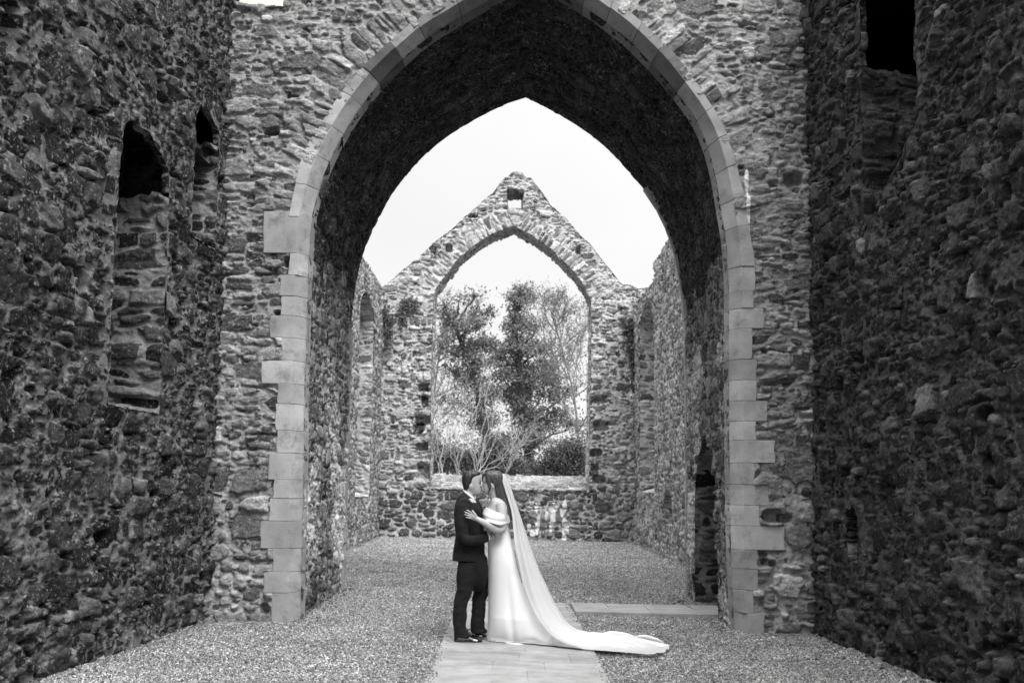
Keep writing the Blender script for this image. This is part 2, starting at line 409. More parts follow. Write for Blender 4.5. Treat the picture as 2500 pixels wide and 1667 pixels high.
# big squared blocks low on the left, thin slates elsewhere
P = np.stack([X, np.full_like(X, YF), Z], -1)
mz = Masonry()
hb, rb, mb = rubble(X+7, Z+3, 'low', 31)
wlow = sstep(2.3, 1.6, Z+.35*vnoise(X*2, Z*2, 8))
hm, rm, mm = h2, r2, m2
hm = np.where(w > .01, h2, hb); rm = np.where(w > .01, r2, rb); mm = np.where(w > .01, m2, mb)
mz.sheet(P, (0, -1, 0), X, Z, 'front', 11, keep, np.where(seat, .12, 1.0), extra-.02*seat, (hm, rm, mm, np.maximum(w, wlow)), lime)
mz.build('wall_face', M_FRONT, tower)

# passage walls and vault: a rubble sheet from front arch to rear arch
def halves(l, r, n): return np.concatenate([resample(l, n), resample(r, n)[::-1][1:]])
nh, nd = 640, 250
A = halves(fl, fr, nh); B = halves(bl, br, nh)
t = np.linspace(0, 1, nd)[None, :, None]
yy = YF+.13
A[:, 1] = YF+.14
P = A[:, None, :]*(1-t)+B[:, None, :]*t
cs = np.r_[0, np.cumsum(np.linalg.norm(np.diff(A, axis=0), axis=1))]
U = np.broadcast_to((P[..., 1])*1.0, P.shape[:2]).copy(); V = np.broadcast_to(cs[:, None], P.shape[:2]).copy()
dT = np.gradient(P, axis=0); dD = np.gradient(P, axis=1); NN = np.cross(dT, dD); NN /= np.linalg.norm(NN, axis=2, keepdims=True)
cen = np.array([.06, 0, 3.0])
sg = np.sign(np.sum(NN*(cen-P)*np.array([1, 0, 1]), axis=2)); NN *= np.median(sg)
# the pointed doorway in the right-hand passage wall
def rp(px, py):                           # right passage wall plane
    p0 = A[-30]; p1 = B[-30]; d = (p1-p0)[:2]; n = np.array([d[1], -d[0], 0]); return on_plane(px, py, p0, n)
d0, d1, dap = rp(1752, 1300), rp(1696, 1300), rp(1727, 1062)
ya, yb, za = d0[1], d1[1], dap[2]
door = np.array([(ya, -.3), (ya, 1.15), (ya+.10, 1.65), (ya+.30, 2.05), ((ya+yb)/2, za), (yb-.30, 2.05), (yb-.10, 1.65), (yb, 1.15), (yb, -.3)])
door = ragged(door, 9, .03)
sdD, _ = signed_dist(P[..., 1], P[..., 2], door)
half = np.arange(2*nh-1)[:, None] >= nh
keep = ~((sdD < 0.0) & half)
edge = np.minimum(1, .35+.65*sstep(0, .12, np.broadcast_to(np.minimum(t[..., 0], 1-t[..., 0])*3.6, P.shape[:2])))
spring = 4.55+.22*np.round(1.5*vnoise(U*1.6, V*.2, 17))+.05*vnoise(U*6, V*3, 18)      # the course where wall turns into vault and its painted-in shade starts
isw = P[..., 2] < spring
limp = np.clip(.55+.9*fbm(U*.9, P[..., 2]*.7+9*half, 19, 3), 0, 1)*sstep(4.4, 3.2, P[..., 2])*.62
vz = Masonry(); vz.sheet(P, NN, U, V, 'vault', 41, keep & (P[..., 2] > spring-.03), edge); vz.build('vault', M_VAULT_SHADED, tower)
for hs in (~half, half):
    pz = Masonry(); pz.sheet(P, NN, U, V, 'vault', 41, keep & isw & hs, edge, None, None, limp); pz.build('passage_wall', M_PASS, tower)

# generic lining of an opening: outline (3D) swept along a direction
def lining(mz, outline, dirv, depth, st, seed, step=.016, flip=1, splay=None, amp=1.0, rag=0):
    o = np.asarray(outline, float)
    L = np.sum(np.linalg.norm(np.diff(o, axis=0), axis=1)); n = max(8, int(L/step)); o = resample(o, n)
    nd = max(6, int(depth/step)); t = np.linspace(0, 1, nd)[None, :, None]
    q = o + np.asarray(dirv, float)*depth
    if splay is not None:
        c = o.mean(0); q = q + (c-o)*splay
    P = o[:, None, :]*(1-t)+q[:, None, :]*t
    cs = np.r_[0, np.cumsum(np.linalg.norm(np.diff(o, axis=0), axis=1))]
    U = np.broadcast_to(t[..., 0]*depth, P.shape[:2]).copy(); V = np.broadcast_to(cs[:, None], P.shape[:2]).copy()
    if rag: P = P.copy(); P[..., 2] += rag*(vnoise(U*7, U*0+seed, seed)+.5*vnoise(U*19, U*0, seed))*sstep(.35, 0, np.minimum(V, cs[-1]-V))
    NN = np.cross(np.gradient(P, axis=0), np.gradient(P, axis=1)); NN /= np.linalg.norm(NN, axis=2, keepdims=True)
    c = o.mean(0); sg = np.sign(np.median(np.sum(NN*(c-P), axis=2))); NN *= sg
    e = np.broadcast_to(sstep(0, .05, t[..., 0]*depth), P.shape[:2])
    mz.sheet(P, NN, U, V, st, seed, None, amp*(.3+.7*e))
    return q

xw = lambda y: A[-30][0]+(B[-30][0]-A[-30][0])*(y-A[-30][1])/(B[-30][1]-A[-30][1])
dz = Masonry()
ol = np.array([(xw(y)+.0, y, z) for y, z in door])
q = lining(dz, ol, (1, 0, 0), 1.5, 'jamb', 43, .02)
yb2, xq = q[:, 1], q[:, 0].max()
dz.quad((xq, ya-.3, -.3), (xq, yb+.3, -.3), (xq, yb+.3, 3), (xq, ya-.3, 3))
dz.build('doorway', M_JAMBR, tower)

# solid body of the tower (outer skin)
core = Masonry()
core.box(x0f-3.5, a0[0]+.02, YF+.15, YR-.02, -.3, a0[2]-.12, skip=('-y', '+y', '-z', '+x'))
core.box(a0[0], x1f+3.5, YF+.15, YR-.02, a0[2]-.3, 9.25, skip=('-y', '+y', '-z'))
core.quad((x1f+3.5, YF+.15, -.3), (x1f+3.5, YR-.02, -.3), (x1f+3.5, YR-.02, 9.25), (x1f+3.5, YF+.15, 9.25))
def slab_with_hole(mz, Y, x0, x1, z0, z1, outline):     # rear face round the arch
    o = [(x, z) for x, z in outline]
    n = len(o); fr_ = []
    for i, (x, z) in enumerate(o):
        f = i/(n-1)
        if f < .3: fr_.append((x0, z0+(z1-z0)*f/.3))
        elif f < .7: fr_.append((x0+(x1-x0)*(f-.3)/.4, z1))
        else: fr_.append((x1, z1-(z1-z0)*(f-.7)/.3))
    V = [(x, Y, z) for x, z in o]+[(x, Y, z) for x, z in fr_]
    mz.add(V, [[i, i+1, n+i+1, n+i] for i in range(n-1)])
Bo = resample(B, 61)
slab_with_hole(core, YR-.01, a0[0], x1f+3.5, -.3, 9.25, Bo[:, [0, 2]])
core.quad((x0f-3.5, YR-.01, -.3), (a0[0]+.02, YR-.01, -.3), (a0[0]+.02, YR-.01, a0[2]-.12), (x0f-3.5, YR-.01, a0[2]-.12))
Ao = resample(A, 61)
core.quad((x0f-3.5, YF+.3, -.3), (x0f-1.4, YF+.3, -.3), (x0f-1.4, YF+.3, a0[2]-.12), (x0f-3.5, YF+.3, a0[2]-.12))
core.quad((x1f+1.4, YF+.3, -.3), (x1f+3.5, YF+.3, -.3), (x1f+3.5, YF+.3, 9.25), (x1f+1.4, YF+.3, 9.25))
core.quad((x0f, YF-.01, a0[2]-.03), (a0[0], YF-.01, a0[2]-.03), (a0[0], YF+.4, a0[2]-.10), (x0f, YF+.4, a0[2]-.10))
core.quad((a0[0], YF-.01, 9.28), (x1f, YF-.01, 9.28), (x1f, YF+.3, 9.25), (a0[0], YF+.3, 9.25))
core_o = core.build('tower_core', M_FRONT, tower)

# dressed blocks: section O(uter) - E(dge of face) - I(nner, chamfered) - back
def block(bm, rnd, secs, rv):
    rows = []
    for s in secs: rows.append([bm.verts.new(p) for p in s])
    for a, b in zip(rows[:-1], rows[1:]):
        k = len(a)
        for i in range(k): bm.faces.new((a[i], a[(i+1) % k], b[(i+1) % k], b[i]))
    bm.faces.new(rows[0][::-1]); bm.faces.new(rows[-1])
    for r in rows:
        for v in r: v[rnd] = rv
def section(o, i, Yf, jit):
    o = np.array(o); i = np.array(i); d = o-i; Ld = np.linalg.norm(d); d = d/max(Ld, 1e-6)
    ch = min(.125, Ld*.5); E = i+d*ch; y = Yf-.016+jit
    return [(o[0], Yf+.12, o[1]), (o[0], y, o[1]), (E[0], y, E[1]), (i[0], Yf+.15, i[1]), (i[0]-d[0]*.012, Yf+.36, i[1]-d[1]*.012), (o[0], Yf+.36, o[1])]
def finish_bm(bm, name, mat, parent, bevel=.0045, smooth=False):
    bmesh.ops.recalc_face_normals(bm, faces=bm.faces)
    me = bpy.data.meshes.new(name); bm.to_mesh(me); bm.free(); me.materials.append(mat)
    o = bpy.data.objects.new(name, me); COL.objects.link(o); o.parent = parent
    if bevel:
        b = o.modifiers.new('bevel', 'BEVEL'); b.width = bevel; b.segments = 2; b.limit_method = 'ANGLE'; b.angle_limit = .5
    return o
for rows, curve, mid in ((JL, fl, 735), (JR, fr, 1790)):
    bm = bmesh.new(); rl = bm.verts.layers.float.new('rnd')
    lo = curve[curve[:, 2] < 5.2]
    for (ya_, yb_, xo) in rows:
        z1 = at(mid, ya_, YF)[2]-.0015; z0 = at(mid, yb_, YF)[2]+.0015
        if yb_ >= 1530: z0 = -.25
        xo3 = at(xo, (ya_+yb_)/2, YF)[0]; jit = random.uniform(-.007, .007); rv = random.random()
        secs = []
        for k in range(5):
            z = z0+(z1-z0)*k/4
            secs.append(section((xo3+random.uniform(-.009, .009), z), (inner_x(lo, z)+random.uniform(-.003, .003), z), YF, jit))
        block(bm, rl, secs, rv)
    finish_bm(bm, 'jamb', M_DRESS, tower)
bm = bmesh.new(); rl = bm.verts.layers.float.new('rnd')
for inn, out, k0, n in ((L_IN, L_OUT, (753, 530), 10), (R_IN, R_OUT, (1783, 651), 12)):
    i = [p for p in inn if p[1] <= k0[1]]; o = [p for p in out if p[1] <= k0[1]]
    ci = resample(smooth_path(px_list([k0]+i, YF), 1)[:, [0, 2]], 241)
    oo = np.interp(k0[1], [p[1] for p in out][::-1], [p[0] for p in out][::-1])
    cu_ = resample(smooth_path(px_list([(oo, k0[1])]+o, YF), 1)[:, [0, 2]], 241)
    cut = np.cumsum([0]+[random.uniform(.75, 1.25) for _ in range(n)]); cut = (cut/cut[-1]*240)
    for b_ in range(n):
        t0, t1 = cut[b_]+.12, cut[b_+1]-.12
        jit = random.uniform(-.012, .010); rv = random.random() if b_ < n*.5 else random.uniform(-1.3, -.1)
        secs = []
        wob = random.uniform(-.02, .02) if b_ > n*.5 else random.uniform(-.006, .006)
        for k in range(7):
            t_ = t0+(t1-t0)*k/6
            ip = np.array([np.interp(t_, range(241), ci[:, c]) for c in (0, 1)]); op = np.array([np.interp(t_, range(241), cu_[:, c]) for c in (0, 1)])
            op = op+(op-ip)*(wob*3+random.uniform(-.02, .02))
            secs.append(section(op, ip, YF, jit+random.uniform(-.002, .002)))
        block(bm, rl, secs, rv)
finish_bm(bm, 'arch_ring', M_DRESS, tower)
# dressed edge of the rear arch, seen edge-on
for sgn, curve, zc in ((1, bl, 3.9), (-1, br, 6.2)):
    bm = bmesh.new(); rl = bm.verts.layers.float.new('rnd')
    z = -.2
    while z < zc:
        h_ = random.uniform(.26, .42); x = inner_x(curve, z+h_/2); dpt = random.choice((.10, .17, .24)); off = .028+random.uniform(-.01, .01)
        secs = [[(inner_x(curve, zz)+sgn*(off), YR+.03, zz), (inner_x(curve, zz)+sgn*off, YR-dpt*.5, zz), (inner_x(curve, zz)+sgn*(off-.07), YR-dpt, zz), (inner_x(curve, zz)-sgn*.3, YR-dpt, zz), (inner_x(curve, zz)-sgn*.3, YR+.03, zz)] for zz in (z+.003, z+h_-.003)]
        block(bm, rl, secs, random.random()*.5); z += h_
    finish_bm(bm, 'jamb', M_DRESS, tower)
adopt(tower)

# ------------------------------------------------------------------ nave side walls
def pointed(s0, s1, zb, zsp, zap, n=7, skew=.5):
    """outline of a pointed recess in wall coordinates (s along the wall, z), bottom left -> top -> bottom right"""
    sa = s0+(s1-s0)*skew; pts = [(s0, zb), (s0, zsp)]
    for k in range(1, n):
        t_ = k/n; pts.append((s0+(sa-s0)*(1-math.cos(t_*PI/2)), zsp+(zap-zsp)*math.sin(t_*PI/2)*.94))
    pts.append((sa, zap))
    for k in range(n-1, 0, -1):
        t_ = k/n; pts.append((s1-(s1-sa)*(1-math.cos(t_*PI/2)), zsp+(zap-zsp)*math.sin(t_*PI/2)*.94))
    pts += [(s1, zsp), (s1, zb)]
    return np.array(pts)

def side_wall(label, c, k, side, mat, seed, recesses, step, holes):
    """side=-1 left, +1 right; s runs from the tower towards the camera"""
    root = empty('ruined_wall', (c[0], 8.0, 0)); tag(root, label, 'wall')
    dirv = np.array([-k, -1, 0.0]); dirv /= np.linalg.norm(dirv)            # towards the camera
    p0 = np.array([c[0]+k*(YF-c[1]), YF, 0]) - dirv*.25; HT = 9.6 if side < 0 else 8.3
    nrm = np.array([-side*1.0, side*k, 0]); nrm /= np.linalg.norm(nrm)      # into the nave
    def S(px, py):                                                        # photo -> wall coordinates
        p = on_plane(px, py, p0, nrm); return float(np.dot(p-p0, dirv)), float(p[2])
    Lf = 5.9
    ss = np.arange(0, Lf, step); zz = np.arange(-.2, HT, step)
    U, V = np.meshgrid(ss, zz, indexing='ij')
    P = p0+U[..., None]*dirv+V[..., None]*np.array([0, 0, 1.0])
    keep = np.ones(U.shape, bool); extra = .07*fbm(U*.9, V*.9, seed+3, 3)
    outl = []; fade = np.ones(U.shape)
    for (kind, args, depth) in recesses:
        o, zm = args(S); o = ragged(o, seed+len(outl)); outl.append((o, depth, zm))
        sd, _ = signed_dist(U, V, o); keep &= sd > 0; fade = np.minimum(fade, sstep(-.02, .22, sd))
    extra = extra*fade
    for (hx, hy, rx, ry) in holes:
        s_, z_ = S(hx, hy); s2, _ = S(hx+rx, hy); _, z2 = S(hx, hy+ry)
        q = (np.abs((U-s_)/(s2-s_))**3+np.abs((V-z_)/(z2-z_))**3)**.333+.15*vnoise(U*12, V*12, 5)
        extra -= .14*sstep(1.15, .85, q)
    mz = Masonry()
    mz.sheet(P, nrm, U, V, 'nave', seed, keep, .25+.75*fade, extra)
    # the same wall going on past the camera, more coarsely
    ss2 = np.arange(Lf-.05, Lf+14, .09); zz2 = np.arange(-.2, HT, .09)
    U2, V2 = np.meshgrid(ss2, zz2, indexing='ij')
    mz.sheet(p0+U2[..., None]*dirv+V2[..., None]*np.array([0, 0, 1.0]), nrm, U2, V2, 'nave', seed+1)
    T = 1.5; out = -nrm*T; e = p0+dirv*(Lf+13.9); up = np.array([0, 0, 1.0])
    zt = HT-.03
    mz.quad(p0+out-.2*up, e+out-.2*up, e+out+zt*up, p0+out+zt*up)
    mz.quad(p0+zt*up, e+zt*up, e+out+zt*up, p0+out+zt*up)
    mz.quad(e-.2*up, e+zt*up, e+out+zt*up, e+out-.2*up)
    e0 = p0-dirv*.2; mz.quad(e0+out-.2*up, p0+out-.2*up, p0+out+zt*up, e0+out+zt*up); mz.quad(e0+zt*up-up*.01, p0+zt*up-up*.01, p0+out+zt*up-up*.01, e0+out+zt*up-up*.01)
    mz.build('wall_face', mat, root)
    for o, depth, zm in outl:
        rz = Masonry()
        if zm is not None:                                  # the upper part opens into a dark passage inside the wall
            s0_, s1_ = o[:, 0].min(), o[:, 0].max(); zt_ = o[:, 1].max()+.25; T0, T1 = .07, 1.42
            Q = lambda s_, t_, z_: p0+s_*dirv-nrm*t_+z_*up
            sa_, sb_ = s0_-2.6, s1_+2.6
            rz.quad(Q(sa_, T1, zm-.2), Q(sb_, T1, zm-.2), Q(sb_, T1, zt_), Q(sa_, T1, zt_)); rz.quad(Q(sa_, T0, zt_), Q(sb_, T0, zt_), Q(sb_, T1, zt_), Q(sa_, T1, zt_))
            rz.quad(Q(sa_, T0, zm-.2), Q(sa_, T1, zm-.2), Q(sa_, T1, zt_), Q(sa_, T0, zt_)); rz.quad(Q(sb_, T0, zm-.2), Q(sb_, T1, zm-.2), Q(sb_, T1, zt_), Q(sb_, T0, zt_))
            uo = o[o[:, 1] > zm]; uo = np.concatenate([[[o[0, 0], zm]], uo, [[o[-1, 0], zm]]])
            lining(rz, np.array([p0+s_*dirv+z_*up for s_, z_ in uo]), -nrm, T0, 'jamb', seed+6, .014)
            h_ = len(o)//2; L_ = o[:h_][o[:h_, 1] <= zm][::-1]; R_ = o[h_:][o[h_:, 1] <= zm][::-1]
            o = np.concatenate([[[L_[0, 0], zm]], L_, R_, [[R_[-1, 0], zm]]])
        o3 = np.array([p0+s_*dirv+z_*up for s_, z_ in o])
        if zm is None: o3 = np.concatenate([o3, o3[:1]])                    # closed, with its sill
        q = lining(rz, o3, -nrm, depth, 'jamb', seed+7, .014, splay=.10, rag=0 if zm is None else .045)
        lo = q.min(0)-.05; hi = q.max(0)+.05
        s_a, s_b = o[:, 0].min()-.1, o[:, 0].max()+.1; z_a, z_b = o[:, 1].min()-.1, o[:, 1].max()+.1
        bu, bv = np.meshgrid(np.arange(s_a, s_b, .03), np.arange(z_a, z_b, .03), indexing='ij')
        rz.sheet(p0-nrm*(depth-.03)+bu[..., None]*dirv+bv[..., None]*up, nrm, bu, bv, 'vault', seed+8)
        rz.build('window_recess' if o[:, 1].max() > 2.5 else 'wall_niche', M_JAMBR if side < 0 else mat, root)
    adopt(root)
    return root

def rec_l1(S):
    s0, _ = S(402, 700); s1, _ = S(278, 700); zb = S(340, 1000)[1]; zsp = S(405, 425)[1]; zap = S(318, 278)[1]
    return pointed(s0, s1, zb, zsp-.12, zap, n=5, skew=.74), S(400, 462)[1]
def rec_l2(S):
    s0, _ = S(532, 420); s1, _ = S(474, 420); zb = S(505, 600)[1]; zsp = S(535, 335)[1]; zap = S(490, 245)[1]
    return pointed(s0, s1, zb, zsp-.05, zap, n=5, skew=.66), S(530, 345)[1]
def rec_r1(S):
    s0, _ = S(2104, 250); s1, _ = S(2238, 250); zb = S(2120, 560)[1]; zsp = S(2110, 20)[1]; zap = S(2170, -190)[1]
    o = pointed(s0, s1, zb, zsp, zap); o[-1, 1] += .75; return o, S(2106, 158)[1]
def rec_r2(S):
    s0, _ = S(2066, 1290); s1, _ = S(2092, 1290); zb = S(2080, 1372)[1]; zsp = S(2070, 1275)[1]; zap = S(2081, 1240)[1]
    return pointed(s0, s1, zb, zsp, zap), None
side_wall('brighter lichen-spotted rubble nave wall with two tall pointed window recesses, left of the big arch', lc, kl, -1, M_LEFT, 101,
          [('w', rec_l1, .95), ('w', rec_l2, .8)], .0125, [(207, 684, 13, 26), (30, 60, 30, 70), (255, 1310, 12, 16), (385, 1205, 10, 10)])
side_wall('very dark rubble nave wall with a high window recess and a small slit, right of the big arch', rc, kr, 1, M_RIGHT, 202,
          [('w', rec_r1, 1.0), ('n', rec_r2, .9)], .0125, [(2395, 1010, 16, 18), (2420, 1330, 14, 20), (2300, 1340, 10, 14)])

# ------------------------------------------------------------------ chancel walls beyond the tower
XL, XR = -3.95, 3.92
def chancel_wall(label, side, x, seed, niche_defs, topf, holes=()):
    root = empty('ruined_wall', (x, 23, 0)); tag(root, label, 'wall')
    nrm = np.array([-side, 0, 0.0]); up = np.array([0, 0, 1.0]); p0 = np.array([x, 0, 0.0])
    def S(px, py):
        p = on_plane(px, py, p0, nrm); return float(p[1]), float(p[2])
    st = .028
    ys = np.arange(YR+.02, YG+.2, st); zz = np.arange(-.2, 8.6, st)
    U, V = np.meshgrid(ys, zz, indexing='ij')
    tp = topf(U)+.05*fbm(U*4, U*0+3, seed, 3)
    P = np.stack([np.full_like(U, x), U, V], -1)
    keep = V < tp
    outs = []
    for f, depth in niche_defs:
        o = f(S); outs.append((o, depth)); sd, _ = signed_dist(U, V, o); keep &= sd > 0
    mz = Masonry(); mz.sheet(P, nrm, U, V, 'vault', seed, keep, 1.1, .05*fbm(U*.8, V*.8, seed+4, 2))
    # broken top and outer face
    n = len(ys); T = 1.0; nd = 30
    Ut, Wt = np.meshgrid(ys, np.linspace(0, T, nd), indexing='ij')
    tz = (topf(Ut)+.05*fbm(Ut*4, Ut*0+3, seed, 3))
    Pt = np.stack([x+side*Wt, Ut, tz-.03+.10*sstep(0, .3, Wt)], -1)
    mz.sheet(Pt, up, Ut, Wt, 'gable', seed+5, None, 1.2*sstep(0, .1, Wt)+.2)
    y0, y1 = YR, YG+.2
    mz.quad((x+side*T, y0, -.2), (x+side*T, y1, -.2), (x+side*T, y1, 7.3), (x+side*T, y0, 7.3))
    mz.build('wall_face', M_CHANCEL, root)
    for o, depth in outs:
        rz = Masonry(); o3 = np.array([(x, y_, z_) for y_, z_ in o]); o3 = np.concatenate([o3, o3[:1]])
        lining(rz, o3, -nrm, depth, 'jamb', seed+9, .028, splay=.05)
        bu, bv = np.meshgrid(np.arange(o[:, 0].min()-.1, o[:, 0].max()+.1, .05), np.arange(o[:, 1].min()-.1, o[:, 1].max()+.1, .05), indexing='ij')
        rz.sheet(np.stack([np.full_like(bu, x+side*(depth-.03)), bu, bv], -1), nrm, bu, bv, 'vault', seed+10)
        rz.build('window_recess' if o[:, 1].max() > 3 else 'wall_niche', M_GABLE, root)
    adopt(root); return root
def nl(S):
    y1 = S(907, 1000)[0]; return pointed(y1-2.7, y1, 1.3, 6.2, 6.95)
def nr1(S):
    y1 = S(1562, 1000)[0]; return pointed(y1-2.9, y1, 1.5, 6.2, 6.95)
def nr2(S):
    a, b = S(1641, 1240)[0], S(1621, 1240)[0]; return pointed(a, b, .72, 1.15, 1.62)
chancel_wall('sunken pale rubble wall with one tall window recess, between the tower and the gable on the left', -1, XL, 303, [(nl, .7)], lambda y: 7.72+0*y)
chancel_wall('rubble wall with a stepped top and a small pointed niche, between the tower and the gable on the right', 1, XR, 404, [(nr1, .7), (nr2, .6)],
             lambda y: np.where(y < 26.5, 7.75, 7.30))

# ------------------------------------------------------------------ east gable
gable = empty('gable_wall', (0, YG, 0)); tag(gable, 'roofless stone gable rising to a point, with a great pointed opening and a little window near its tip', 'wall')
def c5(x, y): return (800+.4039*x, 350+.4039*y)
SIL = [(-200, 900), (310, 880), (400, 810), (520, 710), (640, 600), (760, 500), (880, 400), (1000, 290), (1060, 220), (1100, 190), (1130, 165), (1180, 180), (1190, 205), (1235, 215),
       (1260, 250), (1300, 300), (1340, 360), (1420, 430), (1500, 520), (1570, 590), (1640, 670), (1700, 750), (1770, 835), (1800, 850), (1880, 872), (1950, 866), (2250, 850)]
sil = np.array([at(*c5(x, y), YG) for x, y in SIL])[:, [0, 2]]
GIN = [(1050, 1200), (1051, 1120), (1053, 950), (1056, 800), (1060, 722), (1064, 705), (1091, 669), (1123, 629), (1163, 596), (1204, 570), (1256, 552),
       (1305, 580), (1345, 608), (1378, 641), (1406, 669), (1430, 705), (1443, 735), (1444, 800), (1441, 950), (1438, 1120), (1437, 1200)]
gin = np.array([at(x, y, YG) for x, y in GIN])[:, [0, 2]]
st = .022
xs = np.arange(XL-1.0, XR+1.0, st); zs = np.arange(-.2, 11.8, st)
X, Z = np.meshgrid(xs, zs, indexing='ij')
silz = np.interp(X, sil[:, 0], sil[:, 1]) + .05*fbm(X*3.5, X*0+1, 5, 3)
sdg, arcg = signed_dist(X, Z, gin)
# the little window
wa, wb = at(*c5(1088, 390), YG), at(*c5(1186, 283), YG)
win = np.array([(wa[0], wa[2]), (wa[0]-.03, wb[2]), (wb[0], wb[2]), (wb[0]-.04, wa[2])])
sdw, _ = signed_dist(X, Z, win)
keep = (Z < silz) & (sdg > 0) & (sdw > 0)
ext = np.zeros_like(X)
carve(ext, X, Z, [(1095, 606, 8, 9), (1412, 610, 6, 10), (1154, 527, 11, 4), (1033, 945, 14, 10), (1030, 1025, 18, 12), (1022, 1042, 10, 12), (1030, 1090, 14, 10), (1033, 1150, 14, 20), (1018, 1060, 9, 6),
                  (1465, 975, 16, 10), (1468, 1040, 18, 12), (1455, 1105, 14, 9), (1462, 1170, 16, 10), (1452, 1140, 10, 8), (1036, 980, 8, 14)], YG, .30)
lime = np.zeros_like(X)
lr = random.Random(4)
for k in range(26):
    cx = lr.choice([1290, 1300, 1310, 1350, 1372, 1376, 1335, 1345]); c = at(cx+lr.gauss(0, 7), lr.uniform(1235, 1312), YG)
    lime = np.maximum(lime, 1.0*np.exp(-((X-c[0])/lr.uniform(.05, .10))**2-((Z-c[2])/lr.uniform(.09, .22))**2))
wr = sstep(.62, .50, sdg+.12*vnoise(X*3, Z*3, 5))*sstep(7.2, 8.0, Z)
h2, r2, m2 = rubble(sdg, arcg, 'ring', 51); hb, rb, mb = rubble(X, Z, 'low', 52)
wl = sstep(1.75, 1.45, Z+.1*vnoise(X*2, Z*2, 3))
sel = wr > .01
P = np.stack([X, np.full_like(X, YG), Z], -1)
gz_ = Masonry()
gz_.sheet(P, (0, -1, 0), X, Z, 'gable', 53, keep, 1.15, ext, (np.where(sel, h2, hb), np.where(sel, r2, rb), np.where(sel, m2, mb), np.maximum(wr, wl)), lime,
          bias=-.33*wl)
# back face and broken top
Pb = P.copy(); Pb[..., 1] = YG+TG
cs_ = 4
gz_.sheet(Pb[::cs_, ::cs_], (0, 1, 0), X[::cs_, ::cs_], Z[::cs_, ::cs_], 'gable', 54, ((Z < silz) & (sdg > -.02) & (sdw > .0))[::cs_, ::cs_])
xt = np.arange(XL-1, XR+1, .022); Wt = np.linspace(0, TG, 46)
Xt, Wg = np.meshgrid(xt, Wt, indexing='ij')
zt = np.interp(Xt, sil[:, 0], sil[:, 1])+.05*fbm(Xt*3.5, Xt*0+1, 5, 3)
Pt = np.stack([Xt, YG+Wg, zt-.02+.05*sstep(0, .4, Wg)*sstep(TG, TG-.3, Wg)], -1)
gz_.sheet(Pt, (0, 0, 1), Xt, Wg, 'gable', 55, None, 1.3*sstep(0, .1, Wg)+.15)
gz_.build('wall_face', M_GABLE, gable)
# soffit of the great opening
sz = Masonry()
g3 = np.array([(x, YG-.0, z) for x, z in gin])
lining(sz, g3, (0, 1, 0), TG, 'vault', 57, .024)
sz.build('arch_soffit', M_GABLE, gable)
wz = Masonry()
w3 = np.array([(x, YG, z) for x, z in win]); w3 = np.concatenate([w3, w3[:1]])
lining(wz, w3, (0, 1, 0), TG, 'jamb', 58, .025, splay=None)
# inner arched light at the back of the little window
wzc = (wa+wb)/2; bx0, bx1, bz0, bz1 = wa[0]-.1, wb[0]+.1, wa[2]-.1, wb[2]+.1
bxs, bzs = np.meshgrid(np.arange(bx0, bx1, .02), np.arange(bz0, bz1, .02), indexing='ij')
hw = (wb[0]-wa[0])*.42; cx_ = (wa[0]+wb[0])/2-.04
arcz = wa[2]+.55+.16*np.sqrt(np.clip(1-((bxs-cx_)/hw)**2, 0, 1))
kp = ~((np.abs(bxs-cx_) < hw) & (bzs < arcz+.25))
wz.sheet(np.stack([bxs, np.full_like(bxs, YG+TG*.75), bzs], -1), (0, -1, 0), bxs, bzs, 'vault', 59, kp)
wz.build('small_window', M_GABLE, gable)
# sloping sill
zs0, zs1 = at(1250, 1196, YG)[2], at(1250, 1160, YG+TG)[2]
su, sv = np.meshgrid(np.arange(gin[0][0]-.35, gin[-1][0]+.35, .022), np.linspace(-.03, TG, 56), indexing='ij')
szl = Masonry()
szl.sheet(np.stack([su, YG+sv, zs0+(zs1-zs0)*np.clip(sv/TG, 0, 1)], -1), (0, -.3, .95), su, sv*1.2, 'low', 61, None, .7)
szl.build('window_sill', stone_mat('sill_stone', [(0, .08), (.5, .17), (1, .32)], .26, .7, .45), gable)
bk = Masonry(); bk.quad((gin[0][0]-.3, YG+TG, -.2), (gin[-1][0]+.3, YG+TG, -.2), (gin[-1][0]+.3, YG+TG, zs1), (gin[0][0]-.3, YG+TG, zs1)); bk.build('wall_back', M_GABLE, gable)
# low wall filling below the sill (front face cut away inside the opening: bring it back)
lx, lz = np.meshgrid(np.arange(gin[0][0]-.06, gin[-1][0]+.06, .022), np.arange(-.2, zs0+.03, .022), indexing='ij')
sdl, _ = signed_dist(lx, lz, gin)
if (sdl < 0).any():
    lw = Masonry(); lw.sheet(np.stack([lx, np.full_like(lx, YG), lz], -1), (0, -1, 0), lx, lz, 'low', 52, sdl < .03); lw.build('low_wall', M_GABLE, gable)
adopt(gable)

